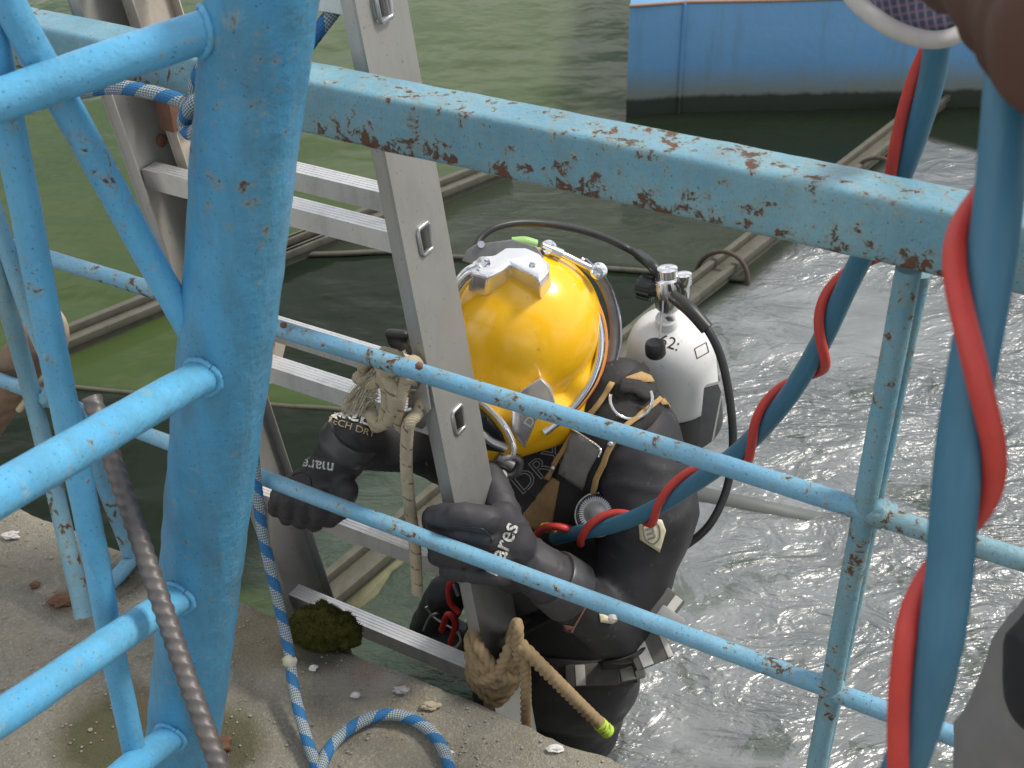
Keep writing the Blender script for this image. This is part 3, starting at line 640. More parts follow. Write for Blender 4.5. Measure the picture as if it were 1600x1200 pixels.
# ------------------------------------------------------------------ ropes
def rope3(th, s): return 1 + .42 * (abs(math.cos(1.5 * (th - 2 * math.pi * s / .045))) - .6)
def rope(name, pts, r, m, parent=None, kind='braid', seg=16, loc=None):
    p, _, _ = resample(spline(pts, 10), .0035 if kind != 'plain' else .008)
    pf = rope3 if kind == 'hemp' else (lambda th, s: 1 + .05 * math.sin(th * 8 + s * 260) * math.sin(th * 8 - s * 260)) if kind == 'braid' else None
    return tube(name, p, r, m, parent, seg, pf, loc=loc)
br = thing('blue_rope', gr(490, 1190, 0), 'blue and cream braided rope knotted at the top rail and coiled on the concrete', 'rope')
A = lambda x, y, o: on(x, y, o)
rope('hanging_rope', [on(392, 560, .03), on(390, 640, .02), on(398, 730, -.02), on(410, 830, -.05), on(430, 920, -.08), gr(450, 1010, .085), gr(460, 1080, .045), gr(478, 1150, .02), gr(497, 1205, .013), gr(515, 1260, .013)], .0098, M_brope, br)
rope('coil', [gr(490, 1260, .013), gr(503, 1195, .014), gr(530, 1152, .014), gr(580, 1121, .014), gr(630, 1119, .014), gr(675, 1145, .014), gr(700, 1190, .014), gr(712, 1260, .013), gr(690, 1330, .013), gr(620, 1370, .013), gr(540, 1350, .013), gr(505, 1290, .034), gr(470, 1300, .014), gr(420, 1360, .013)], .0102, M_brope, br)
weld(gr(452, 1034, .070), .0122, M_brope, br)
kn = lambda x, y, o=-.062: on(x, y, o)
rope('tail', [kn(40, 165, -.05), kn(130, 143, -.06), kn(180, 136), kn(230, 143), kn(275, 155), kn(300, 168, -.06), kn(330, 175, -.05)], .0102, M_brope, br)
rope('knot', [kn(345, 60, -.04), kn(328, 85), kn(314, 110), kn(305, 140, -.055), kn(312, 165, -.065), kn(330, 170, -.085), kn(322, 190, -.095), kn(298, 208, -.08), kn(288, 190, -.07), kn(300, 165, -.09), kn(325, 152, -.085), kn(342, 165, -.07), kn(335, 195, -.05), kn(318, 215, -.06), kn(308, 240, -.06), kn(309, 280, -.055), kn(318, 330, -.05), kn(345, 420, -.04), kn(392, 560, .0)], .0102, M_brope, br)
rope('lashing', [on(440, 120, .06), on(470, 85, .08), on(500, 45, .10), on(528, 8, .12), on(545, -20, .12)], .0102, M_brope, br)
# cream cord lashed round the rung and the right stile
cc = thing('cream_cord', on(600, 600, .06), 'cream braided cord with frayed end lashed round the ladder rung', 'rope')
def on_(x, y, o): return on(x, y, o)
rope('cord', [on(568, 588, .085), on(572, 565, .07), on(588, 556, .06), on(598, 580, .05), on(606, 620, .05), on(600, 655, .06), on(588, 665, .09), on(578, 640, .10)], .0112, M_cord, cc)
rope('cord', [on(600, 552, .10), on(622, 560, .08), on(634, 585, .06), on(625, 620, .045), on(620, 650, .05), on(632, 668, .07), on(645, 650, .10), on(650, 610, .12)], .0112, M_cord, cc)
rope('cord', [on(590, 590, .08), on(608, 580, .045), on(630, 570, .045), on(650, 566, .07), on(662, 590, .09), on(655, 640, .07), on(640, 660, .05), on(636, 680, .05), on(635, 730, .055), on(640, 790, .06), on(648, 850, .06), on(652, 925, .065)], .0105, M_cord, cc)
rope('cord', [on(575, 620, .09), on(580, 648, .06), on(600, 662, .055), on(615, 640, .042), on(612, 605, .04), on(600, 590, .05), on(580, 600, .06), on(560, 590, .09)], .0112, M_cord, cc)
rope('cord', [on(586, 575, .09), on(612, 590, .06), on(640, 590, .055), on(652, 570, .08)], .0108, M_cord, cc)
V = []; Fc = []
base = on(588, 600, .05)
for i in range(260):
    a = random.random(); s0 = on(592 - 12 * random.random(), 575 + 50 * a, .045 + .02 * random.random()); e1 = on(534 + 34 * random.random(), 622 + 22 * random.random() + 10 * a, .045 + .04 * random.random()); mid = s0.lerp(e1, .5) + UP * random.uniform(-.004, .012)
    q = spline([s0, mid, e1], 3); w = EVv * .0008 + UP * .0006
    k = len(V)
    for p in q: V += [p - w, p + w]
    Fc += [(k + 2 * j, k + 2 * j + 1, k + 2 * j + 3, k + 2 * j + 2) for j in range(len(q) - 1)]
fo = mk('frayed_end', V, Fc, M_fray, cc, smooth=False); thick(fo, .0009)
# hemp rope round the foot of the right stile
hp = thing('hemp_rope', on(770, 1060, .12), 'thick brown hemp rope wound round the ladder foot with a yellow-taped end', 'rope')
jt = lambda a: random.uniform(-a, a)
for k in range(6):
    dy = k * 11 + jt(3); o_ = jt(.006)
    rope('turn', [on(800 + jt(4), 985 + dy, .21), on(806 + jt(4), 1000 + dy + jt(6), .15), on(800, 1016 + dy + jt(8), .088 + o_), on(775, 1036 + dy + jt(5), .060 + o_), on(750, 1028 + dy * .95 + jt(7), .056 + o_), on(737 + jt(3), 1006 + dy * .8 + jt(6), .075), on(738, 990 + dy * .7, .11)], .0095, M_hemp, hp, 'hemp', 18)
rope('turn', [on(806, 985, .09), on(796, 1012, .060), on(776, 1050, .045), on(752, 1062, .045), on(740, 1052, .07)], .0095, M_hemp, hp, 'hemp', 18)
rope('turn', [on(742, 985, .09), on(748, 1010, .052), on(770, 1040, .046), on(792, 1060, .055), on(802, 1062, .08)], .0095, M_hemp, hp, 'hemp', 18)
rope('upstand', [on(810, 1030, .06), on(809, 1000, .052), on(808, 975, .058), on(803, 985, .10), on(792, 1010, .13)], .0092, M_hemp, hp, 'hemp', 18)
rope('tail', [on(800, 1000, .09), on(814, 1008, .055), on(840, 1035, .06), on(880, 1075, .09), on(915, 1110, .12), on(946, 1139, .14)], .0108, M_hemp, hp, 'hemp', 18)
rope('tail', [on(806, 1000, .08), on(818, 1020, .06), on(821, 1060, .06), on(822, 1125, .065), on(824, 1160, .07)], .0088, M_hemp, hp, 'hemp', 18)
ta = on(936, 1130, .133); tb_ = on(951, 1144, .144)
tube('end_tape', resample([ta, tb_], .002)[0], .0122, M_neon, hp, 18, lambda th, s: 1 + .09 * math.sin(s * 2 * math.pi / .009))

# ------------------------------------------------------------------ the diver
def BD(v): return noise.fractal(v * 9, 1, 2, 3) * .0045 + (1 - abs(noise.noise(Vector((v.x * 9 + v.z * 6, v.y * 9, v.z * 22))))) ** 6 * .0075 * max(0, .2 + noise.noise(v * 4)) + math.sin(v.z * 95 + noise.noise(v * 5) * 6) * .0013 * max(0, noise.noise(v * 7 + Vector((3, 1, 0))))
dv = thing('person', on(880, 1060, .40) - UP * .15, 'diver in black wetsuit and harness climbing the ladder out of the water', 'diver')
neck, chest, waist, hip = on(842, 660, .45), on(865, 780, .44), on(860, 930, .40), on(862, 1040, .38)
sR, sL = on(988, 690, .43), on(745, 715, .45)
elR, wrR, haR = on(968, 985, .27), on(862, 905, .15), on(775, 845, .135)
elL, wrL = on(655, 690, .27), on(545, 690, .125)
T = [[(neck, .075), (chest, (.155, .12, .14))], [(sR, .085), (chest, (.15, .12, .13)), (sL, .085)], [(chest, (.165, .125, .13)), (waist, (.16, .12, .12))], [(waist, (.175, .12, .1)), (hip, (.19, .135, .13))],
     [(on(968, 612, .46), .062), (sR, .085), (neck, .07)], [(sR, .090), (on(1014, 790, .38), .089)], [(on(1014, 790, .38), .089), (elR, .062)], [(elR, .060), (wrR, .045)], [(wrR, .045), (haR, .036)],
     [(sL, .082), (elL, .060)], [(elL, .060), (wrL, .047)], [(wrL, .047), (on(515, 735, .11), .040)],
     [(hip + EVv * -.09, .10), (hip + EVv * -.11 + NVv * .02 - UP * .38, .075)], [(hip + EVv * .075, .10), (hip + EVv * .03 + NVv * .03 - UP * .38, .078)],
     [(hip + EVv * -.11 + NVv * .02 - UP * .38, .075), (hip + EVv * -.11 + NVv * -.05 - UP * .8, .05)], [(hip + EVv * .03 + NVv * .03 - UP * .38, .078), (hip + EVv * .03 + NVv * -.05 - UP * .8, .05)], [(neck, .07), (on(825, 560, .43), .085)]]
body = blob('wetsuit_body', T, .0085, M_neo, dv, 8, BD)
# gloves, five fingers each
def finger(pts, r0, r1):
    k = len(pts); return [[(pts[i], r0 + (r1 - r0) * i / (k - 1)), (pts[i + 1], r0 + (r1 - r0) * (i + 1) / (k - 1))] for i in range(k - 1)]
GD = lambda v: noise.fractal(v * 30, 1, 2, 2) * .0016 + (1 - abs(noise.noise(v * 26))) ** 8 * .0022
hb = on(806, 866, .145)
G = [[(wrR, .046), (hb, .043)], [(hb, .043), (on(788, 838, .120), .042), (on(800, 898, .15), .032)], [(on(784, 812, .122), .030), (on(796, 845, .125), .043), (on(802, 885, .135), .038)]]
G += finger([on(790, 826, .115), on(760, 812, .050), on(715, 806, .032), on(682, 806, .046), on(674, 812, .10)], .0245, .0175)
G += finger([on(792, 848, .115), on(760, 842, .045), on(716, 840, .030), on(682, 840, .045), on(674, 842, .10)], .0200, .0165)
G += finger([on(796, 872, .125), on(766, 872, .050), on(722, 870, .034), on(690, 868, .050), on(682, 868, .10)], .0190, .0155)
G += finger([on(800, 896, .135), on(774, 900, .062), on(738, 897, .042), on(704, 893, .055), on(698, 893, .10)], .0175, .0140)
G += finger([on(796, 850, .14), on(788, 808, .165), on(776, 768, .195), on(764, 738, .22)], .036, .021)
gR = blob('glove', G, .0042, M_glove, dv, 5, GD); gR['label'] = 'black glove gripping the ladder stile'
hL = on(500, 752, .10)
G = [[(on(545, 700, .122), .044), (hL, .042)], [(hL, .040), (on(452, 768, .085), .024), (on(520, 775, .095), .026)]]
for i, (x0, x1, y1, x2, y2) in enumerate([(518, 500, 806, 492, 822), (494, 476, 805, 470, 820), (470, 452, 800, 448, 814), (450, 432, 788, 430, 803)]):
    G += finger([on(x0, 765 + i * 1, .085), on((x0 + x1) / 2 - 4, (768 + y1) / 2 - 6, .052), on(x1, y1 - 6, .055), on(x2, y2 - 4, .10)], .0190 - .0012 * i, .0155 - .001 * i)
G += finger([on(530, 745, .10), on(542, 768, .07), on(535, 795, .065), on(512, 812, .075)], .022, .0155)
gL = blob('glove', G, .0042, M_glove, dv, 5, GD); gL['label'] = 'black glove gripping the ladder rung'
for g_, pts_ in ((gR, [(700, 822), (735, 824), (757, 828), (768, 845), (766, 862), (755, 876)]), (gL, [(450, 752), (460, 741), (474, 738), (484, 746), (487, 764)])):
    tg_ = bvh(g_); tube('seam', spline([drop(tg_, x, y, .0002) for x, y in pts_], 6), .0014, M_rubber, g_, 8)
# cuffs (rubber rings) and sleeve bands
def ring(name, c, ax, r, rr, m, parent, k=40, sq=1.):
    ax = Vector(ax).normalized(); a = ax.orthogonal().normalized(); b = ax.cross(a); p = [Vector(c) + (a * math.cos(t) + b * math.sin(t) * sq) * r for t in np.linspace(0, 2 * math.pi, k)]
    return tube(name, p, rr, m, parent, 10, cap=False)
ax = (wrL - on(505, 745, .10)).normalized(); cL = on(541, 697, .125)
lathe('cuff', cL - ax * .006, ax, [(0, .046), (.0, .0495), (.005, .0525), (.014, .0525), (.018, .050), (.036, .0515), (.040, .049)], M_cuff, dv, 36)
ax = (elR - hb).normalized(); cR = on(868, 908, .155)
lathe('cuff', cR - ax * .012, ax, [(0, .045), (.0, .0500), (.004, .0525), (.050, .0560), (.054, .052)], M_cuff, dv, 36)
tb = bvh(body, gR, gL, bpy.data.objects['cuff'], bpy.data.objects['cuff.001'])
tbody = bvh(body)
# print on the gloves, sleeve and chest
text('glove_print', 'mares', 782, 857, 66, 40, bvh(gR), M_print, gR, sx=.88, offset=.012)
text('glove_print', 'mares', 492, 727, 172, 26, tb, M_print, gL, sx=.95, offset=.012)
text('sleeve_print', 'XCEL', 556, 652, -16, 27, tb, M_print, dv, sx=1.15, offset=.014, off=.0025)
text('sleeve_print', 'TECH DRY', 548, 668, -18, 14, tb, M_ptan, dv, sx=1.15, off=.0025)
strap('sleeve_badge', [(526, 640), (556, 642), (588, 662), (596, 676)], 22, tb, M_pblue, dv, .0008, .0006)
text('chest_print', 'DRY', 843, 733, 40, 44, tbody, M_pgrey, dv, outline=.018, sx=1.1)
# elbow patch logo, sleeve logo
patch('sleeve_logo', [(998, 815), (1012, 808), (1034, 812), (1040, 828), (1030, 862), (1000, 842)], tb, M_cream, dv, .0015, .0015, 6)
text('logo_mark', 'm', 1018, 832, -75, 26, tb, M_pad, dv, off=.0042, offset=.02)
strap('logo_ring', [(1005, 822), (1014, 815), (1028, 820), (1030, 838), (1020, 848), (1008, 840), (1005, 822)], 2.2, tb, M_pad, dv, .0036, .0006)
patch('sleeve_logo', [(935, 958), (955, 962), (955, 974), (937, 971)], tb, M_cream, dv, .0015, .0015, 6)
# harness
hs_ = thing('harness', on(900, 800, .3), 'black diving harness with khaki edging and steel ring over the diver shoulder', 'harness')
tH = tbody
strap('strap', [(978, 588), (1005, 625), (985, 650), (950, 668), (915, 720), (880, 800), (862, 850)], 62, tH, M_web, hs_, .003, .003)
strap('edging', [(958, 600), (938, 635), (905, 672), (872, 725), (860, 748)], 7, tH, M_khaki, hs_, .009, .003)
strap('edging', [(1026, 625), (1000, 650), (968, 680), (945, 730), (926, 790)], 8, tH, M_khaki, hs_, .009, .003)
patch('edging', [(975, 592), (998, 584), (1012, 590), (1018, 600), (990, 600)], tH, M_khaki, hs_, .006, .003, 6)
patch('edging', [(1022, 626), (1046, 625), (1052, 634), (1030, 636)], tH, M_khaki, hs_, .006, .003, 6)
patch('khaki_panel', [(866, 745), (877, 752), (862, 830), (846, 830), (812, 812)], tH, simple('khaki_cloth', (.33, .21, .10), .8, 0, .25, 60, .4), hs_, .004, .003)
patch('pad', [(902, 672), (944, 700), (916, 760), (880, 736)], tH, M_pad, hs_, .011, .004, 8)
p_ = [drop(tH, x, y, .017) for x, y in ((893, 672), (903, 673), (945, 698), (944, 712))]; tube('buckle', spline(p_, 6), .0022, M_chrome, hs_, 8)
for x, y in ((872, 725), (959, 694)): p = drop(tH, x, y, .014); lathe('rivet', p, Vector(EYE) - p, [(0, .005), (.003, .005), (.005, .003)], M_steel, hs_, 12)
c_ = drop(tH, 984, 628, .022); vw = (Vector(EYE) - c_).normalized(); rx = Vector(M[:, 0]); ry = -Vector(M[:, 1])
dp = [c_ + (rx * math.cos(t) * .036 + ry * math.sin(t) * .034) + vw * (.004 * math.sin(t)) for t in np.linspace(math.radians(165), math.radians(385), 24)]
tube('d_ring', dp, .0032, M_chrome, hs_, 10)
strap('webbing_keeper', [(968, 604), (990, 608), (1012, 622)], 20, tH, M_web, hs_, .012, .004)
strap('strap', [(690, 760), (684, 820), (680, 870)], 9, tH, M_khaki, hs_, .004, .003)
strap('strap', [(800, 950), (796, 1000)], 14, tH, M_khaki, hs_, .006, .003)
# chest inflator valve: knurled knob
c_ = drop(tH, 943, 803, .012); vw = ((Vector(EYE) - c_).normalized() * .9 + Vector((-.2, 0, .25))).normalized()
vk = lathe('suit_valve', c_, vw, [(0, .034), (.006, .034), (.010, .030), (.016, .028), (.020, .012), (.022, .008)], M_grey, dv, 36)
V = []; Fc = []
a_ = vw.orthogonal().normalized(); b_ = vw.cross(a_)
for i in range(44):
    t = i * 2 * math.pi / 44; rd_ = a_ * math.cos(t) + b_ * math.sin(t); tg = vw.cross(rd_) * .0010; k = len(V)
    for r_, h_ in ((.019, .0165), (.029, .0175), (.0345, .0115), (.0345, .001)): V += [c_ + rd_ * r_ + vw * (h_ + .001) - tg, c_ + rd_ * r_ + vw * (h_ + .001) + tg]
    Fc += [(k + 2 * j, k + 2 * j + 1, k + 2 * j + 3, k + 2 * j + 2) for j in range(3)]
kn_ = mk('knurling', V, Fc, M_steel, vk, smooth=False); thick(kn_, .0012)
ring('valve_rim', c_ + vw * .002, vw, .0385, .0022, M_steel, vk)
# weight belt with lead blocks
bl = thing('weight_belt', on(930, 1045, .25), 'grey weight belt with pale striped lead blocks round the diver waist', 'weight belt')
strap('belt', [(840, 1045), (880, 1050), (930, 1052), (985, 1044), (1030, 1018)], 44, tbody, M_web, bl, .004, .004)
def block(cx, cy, w, h, ang, m=M_lead, off=.004, dep=.024):
    c0 = drop(tbody, cx, cy, off); ca, sa = math.cos(math.radians(ang)), math.sin(math.radians(ang)); Zc = Ze(c0)
    nr = (Vector(EYE) - c0).normalized(); X_ = (rx * ca + ry * sa); X_ = (X_ - nr * X_.dot(nr)).normalized(); Y_ = nr.cross(X_)
    w_, h_ = w * Zc / F, h * Zc / F
    o = box('lead_block', c0 - X_ * w_ / 2 - Y_ * h_ / 2 - nr * .02, X_ * w_, Y_ * h_, nr * (.02 + dep), m, bl, .006); return c0, X_, Y_, nr, w_, h_
def stripe(b, fx, fw, dep=.0255):
    c0, X_, Y_, nr, w_, h_ = b; box('pale_stripe', c0 + X_ * (w_ * (fx - fw / 2)) - Y_ * h_ * .46 + nr * (dep - .004), X_ * w_ * fw, Y_ * h_ * .92, nr * .004, M_stripe, bl, .001)
b = block(925, 1052, 84, 34, 3); stripe(b, -.22, .18); 
b = block(978, 1040, 50, 44, 12); stripe(b, -.05, .42)
b = block(1012, 1012, 62, 50, 22); stripe(b, -.18, .28); stripe(b, .42, .14)
b = block(1038, 945, 46, 50, -38, M_lead, .0, .03); stripe(b, .25, .3, .031)
b = block(1034, 962, 44, 30, -35, simple('grey_steel_plate', (.35, .35, .34), .4, .4), .02, .03)
# red/steel odds hanging at the waist, left
for pts_, r_, m_, nm in (([(716, 900), (702, 915), (704, 942), (718, 958)], .0065, M_redk, 'clip_cord'), ([(690, 985), (700, 960), (712, 975), (704, 1010), (716, 1036)], .007, M_redk, 'clip_cord'), ([(666, 948), (676, 962), (690, 972), (712, 984)], .0035, M_steel, 'snap_hook'), ([(662, 985), (672, 964), (684, 958)], .003, M_steel, 'snap_hook'), ([(712, 880), (708, 905), (716, 930)], .0045, M_steel, 'snap_hook'), ([(702, 1000), (712, 985), (720, 1000), (710, 1012), (702, 1000)], .003, M_stripe, 'tag_ring')):
    tube(nm, spline([on(x, y, .275) for x, y in pts_], 6), r_, m_, hs_, 8)
blob('hip_pouch', [[(on(700, 925, .33), .042), (on(672, 985, .36), .045)], [(on(672, 985, .36), .045), (on(735, 1020, .33), .055)]], .006, M_neo, hs_, 4, lambda v: noise.fractal(v * 30, 1, 2, 2) * .004)
patch('pouch', [(622, 985), (650, 935), (668, 910), (700, 905), (712, 990), (735, 1040), (690, 1040)], bvh(body), M_web, hs_, .012, .02, 12)
tube('drip_cord', spline([drop(tbody, x, y, .004) for x, y in ((912, 948), (903, 966), (894, 984))], 5), .0015, simple('pink_string', (.42, .18, .14)), hs_, 6)
patch('sleeve_stain', [(880, 975), (898, 978), (896, 990), (880, 986)], tb, simple('pink_stain', (.32, .16, .12)), dv, .001, .0006, 5)

# ------------------------------------------------------------------ diving helmet
hc = on(817, 508, .43); ZH = Ze(hc)
def hp_(px, py, dz=0.): return at(px, py, ZH - dz)
def pr(p): return p * ZH / F
he = thing('diving_helmet', on(825, 640, .44), 'yellow diving helmet with polished chrome fittings on the diver head', 'helmet')
hb_ = []
vw = (Vector(EYE) - hc).normalized()
def sph(x, y, dz, r): return (hp_(x, y, dz), r)
HS[0] = 5
shell = blob('shell', [[sph(818, 508, 0, pr(124))], [sph(826, 525, -.02, pr(112)), sph(840, 628, -.03, pr(54))], [sph(800, 560, .005, pr(96)), sph(770, 640, .0, pr(62)), sph(765, 675, -.01, pr(44))], [sph(895, 590, .005, pr(44)), sph(890, 600, -.02, pr(52))], [sph(850, 640, .02, pr(40)), sph(760, 690, -.01, pr(40)), sph(890, 640, -.03, pr(50))]], .005, M_yel, he, 22); HS[0] = 3
ts = bvh(shell)
def hstrap(name, pts, w, m, off, t): return strap(name, pts, w, ts, m, he, off, t)
def htube(name, pts, r, m, n_=8, seg=12): return tube(name, spline([hp_(*p) for p in pts], n_), r, m, he, seg)
# rear/side clamp bands: plane ring seen obliquely on the right
band_px = [(800, 402), (842, 404), (882, 422), (915, 456), (934, 500), (938, 545), (927, 590), (905, 625), (876, 655), (850, 676)]
def band(name, pts, w, dep, dz0, dz1, m):
    """a flat hoop: outline pixels, width in pixels across, real depth along the view"""
    P_ = spline([Vector((x, y, 0)) for x, y in pts], 6); V = []; k = len(P_)
    for i, p in enumerate(P_):
        t = i / (k - 1); d_ = (P_[min(i + 1, k - 1)] - P_[max(i - 1, 0)]).normalized(); q = Vector((-d_.y, d_.x, 0)) * w / 2; dz = dz0 + (dz1 - dz0) * abs(2 * t - 1)
        for s_, e_z in ((1, 0), (.4, .004), (-.4, .004), (-1, 0)): V.append(hp_(p.x + q.x * s_, p.y + q.y * s_, dz + e_z))
        for s_ in (-1, 1): V.append(hp_(p.x + q.x * s_, p.y + q.y * s_, dz - dep))
    Fc = [(i * 6 + a, i * 6 + (a + 1) % 6, (i + 1) * 6 + (a + 1) % 6, (i + 1) * 6 + a) for i in range(k - 1) for a in range(6)] + [tuple(range(6))[::-1], tuple((k - 1) * 6 + a for a in range(6))]
    o = mk(name, V, Fc, m, he); bm = bmesh.new(); bm.from_mesh(o.data); bmesh.ops.recalc_face_normals(bm, faces=bm.faces); bm.to_mesh(o.data); bm.free(); return sharp(o, 50)
band('clamp_band', band_px, 13, .05, .045, .05, M_chrome)
band('orange_seal', [(x + (9 if x > 860 else 2), y + (-7 if y < 450 else 0)) for x, y in band_px], 6, .05, .030, .038, M_orange)
band('outer_hoop', [(905, 408), (938, 436), (957, 480), (961, 530), (952, 580), (938, 606)], 17, .06, .01, .02, M_grey)
band('outer_rim', [(915, 404), (948, 436), (965, 480), (970, 530), (960, 578), (948, 604)], 4, .06, .016, .024, M_chrome)
# top handle: cast and polished
def plate(name, poly, dz, th, m, tilt=0, bv=.0025, sk=0, sxk=0):
    cx, cy = np.mean([p[0] for p in poly]), np.mean([p[1] for p in poly]); k = len(poly)
    V = [hp_(x, y, dz + tilt * (y - cy) * .001) for x, y in poly] + [hp_(x + sxk * (x - cx) * .012, y + sk, dz - th + tilt * (y - cy) * .001) for x, y in poly]
    Fc = [tuple(range(k)), tuple(range(k, 2 * k))[::-1]] + [(i, k + i, k + (i + 1) % k, (i + 1) % k) for i in range(k)]
    o = mk(name, V, Fc, m, he); bm = bmesh.new(); bm.from_mesh(o.data); bmesh.ops.recalc_face_normals(bm, faces=bm.faces); bm.to_mesh(o.data); bm.free(); bevel(o, bv, 3, 30); return o
plate('rear_block', [(728, 392), (742, 382), (800, 374), (838, 384), (850, 402), (800, 412), (740, 414), (722, 408)], .085, .06, M_grey)
plate('handle', [(738, 408), (754, 399), (772, 398), (790, 386), (822, 386), (842, 395), (858, 412), (858, 424), (842, 442), (834, 430), (818, 424), (797, 412), (786, 422), (762, 434), (750, 430), (736, 426)], .150, .05, M_cast, 1.0, .006, 30, 7)
htube('handle_arm', [(752, 418, .15), (730, 430, .135), (712, 455, .11), (702, 485, .085), (698, 515, .06)], .0125, M_chrome)
for x, y, r_ in ((755, 412, .012), (832, 414, .0055)):
    p = hp_(x, y, .150); lathe('screw', p, vw, [(0, r_), (.004, r_), (.005, r_ * .6), (.003, r_ * .4)], M_chrome, he, 20)
p = hp_(752, 382, .088); lathe('screw', p, vw, [(0, .006), (.004, .006)], M_chrome, he, 16)
htube('green_taped_hose', [(800, 378, .075), (820, 377, .075), (838, 382, .07)], .0085, M_green_tape)
htube('hinge_rod', [(848, 384, .075), (880, 398, .07), (925, 420, .06)], .0062, M_chrome)
for x, y, r_, l_ in ((857, 388, .014, .03), (935, 424, .015, .03)):
    p = hp_(x, y, .06); d_ = (hp_(930, 420, .06) - hp_(850, 385, .075)).normalized(); lathe('hinge_lug', p - vw * .01, vw, [(0, r_), (.022, r_), (.026, r_ * .75), (.027, r_ * .35), (.024, r_ * .3)], M_chrome, he, 24)
htube('hinge_sleeve', [(862, 391, .073), (878, 398, .071)], .0095, M_steel, 4)
# chin weight with cast letters
cw = plate('chin_weight', [(812, 612), (845, 590), (860, 606), (868, 632), (846, 640), (832, 672), (820, 702), (798, 672), (800, 640)], .095, .05, M_cast, -.9, .006, -4, 6)
tcw_ = bvh(cw); text('cast_letters', 'DSI', 832, 652, 58, 20, tcw_, M_stripe, cw, off=.001, sx=1.1, offset=.02)
# face port retainer and regulator
hoop = [(722, 618), (742, 622), (768, 642), (790, 668), (802, 695), (800, 712), (786, 716)]
band('port_ring', hoop, 10, .03, .105, .085, M_cast)
hoop2 = [(726, 622), (744, 630), (766, 650), (784, 674), (792, 694), (786, 704), (762, 700), (738, 686), (722, 660)]
vz = patch('port_glass', hoop2, ts, simple('dark_port_glass', (.03, .035, .04), .12, 0, .2), he, .004, .003, 6)
htube('port_bar', [(752, 676, .085), (768, 690, .08), (792, 700, .075)], .0075, M_steel, 4)
blob('regulator', [[(hp_(755, 665, -.03), pr(34)), (hp_(735, 640, -.03), pr(26))], [(hp_(750, 690, -.01), pr(20)), (hp_(775, 700, -.0), pr(15))]], .005, M_rubber, he, 4)
htube('valve_stem', [(768, 693, .03), (790, 699, .03)], .009, M_steel, 4); htube('side_valve', [(775, 715, .03), (800, 728, .02)], .011, M_grey, 4)
htube('neck_clamp', [(800, 712, .02), (812, 722, .01), (805, 740, .0), (785, 742, -.01)], .008, M_grey)
p = hp_(783, 743, .03); lathe('purge_button', p, vw, [(0, .011), (.006, .011), (.008, .008)], M_stripe, he, 20)
blob('side_block', [[(hp_(618, 530, -.02), pr(14)), (hp_(640, 555, -.02), pr(12))], [(hp_(610, 522, -.01), pr(9)), (hp_(632, 524, -.01), pr(9))]], .003, M_rubber, he, 2)
htube('side_knob_stem', [(628, 548, -.01), (650, 580, -.02), (690, 600, -.03)], .008, M_chrome)
# buckle latch at the right
htube('latch_wire', [(934, 578, .02), (912, 612, .02), (930, 628, .02), (945, 612, .015)], .0022, M_chrome, 2, 8)
plate('latch', [(934, 580), (952, 582), (954, 608), (940, 614), (936, 600)], .026, .012, M_steel, 0, .001)
plate('latch_hook', [(934, 614), (950, 612), (944, 636), (926, 634)], .02, .012, M_chrome, 0, .001)
band('neck_dam', [(938, 606), (918, 636), (900, 654), (878, 668)], 20, .05, -.01, -.02, M_yel)

# ------------------------------------------------------------------ air cylinder
tk0 = on(1042, 503, .62); tk1 = on(1068, 700, .76); ax = (tk1 - tk0).normalized()
tk = thing('air_cylinder', tk0 + ax * .3, 'white air cylinder with chrome valve on the diver back', 'air tank')
R = .0835; prof = [(-.012, .020), (.006, .022), (.012, .030)] + [(.012 + .075 * (1 - math.cos(a)), .030 + (R - .030) * math.sin(a)) for a in np.linspace(.12, math.pi / 2, 12)] + [(.26, R), (.275, R), (.30, R * .8)]
ty = lathe('tank_body', tk0, ax, prof, M_tank, tk, 56)
tt = bvh(ty); text('tank_number', '62:', 1046, 536, -18, 27, tt, M_ink, tk, off=.0006)
for a, b in (((1085, 545), (1103, 535)), ((1103, 535), (1107, 550)), ((1107, 550), (1089, 560)), ((1089, 560), (1085, 545))): strap('stencil_mark', [a, b], 1.2, tt, M_ink, ty, .0005, .0003)
bts = lathe('tank_boot', tk0 + ax * .205, ax, [(0, R + .001), (0, R + .004), (.10, R + .004), (.115, R * .85)], M_rubber, tk, 48)
V = [on(x, y, .60) for x, y in ((1100, 606), (1122, 600), (1127, 612), (1112, 690), (1090, 704))]; pf = mk('back_plate', V, [(0, 1, 2, 3, 4)], simple('backplate_grey', (.26, .26, .26), .5), tk, smooth=False); thick(pf, .012)
def tp(x, y, o): return on(x, y, o)
va = tp(1042, 432, .62); vb = tp(1046, 500, .62)
vax = (va - vb).normalized()
lathe('valve_body', vb, vax, [(0, .015), (.02, .017), (.03, .024), (.07, .025), (.085, .022), (.088, .012)], M_chrome, tk, 24)
p = tp(1043, 424, .60); lathe('hand_wheel', p - vax * .01, vax, [(0, .018), (.016, .018), (.018, .012), (.0185, .004), (.016, .003)], M_chrome, tk, 24)
p = tp(1069, 440, .62); lathe('side_valve', p - vax * .03, vax, [(0, .008), (.02, .010), (.026, .014), (.045, .014), (.047, .008)], M_chrome, tk, 20)
tube('valve_bridge', [tp(1045, 460, .62), tp(1072, 470, .62)], .012, M_chrome, tk, 14)
p = tp(1030, 455, .62); kb = lathe('knurled_knob', p, -EVv + UP * .1, [(0, .012), (.012, .020), (.038, .020), (.042, .016)], M_rubber, tk, 20)
V = []
for i in range(10):
    t = i * 2 * math.pi / 10; a_ = Vector(NVv) * math.cos(t) + UP * math.sin(t); tube('ridge', [p - EVv * .012 + a_ * .020, p - EVv * .038 + a_ * .020], .0035, M_rubber, kb, 6)
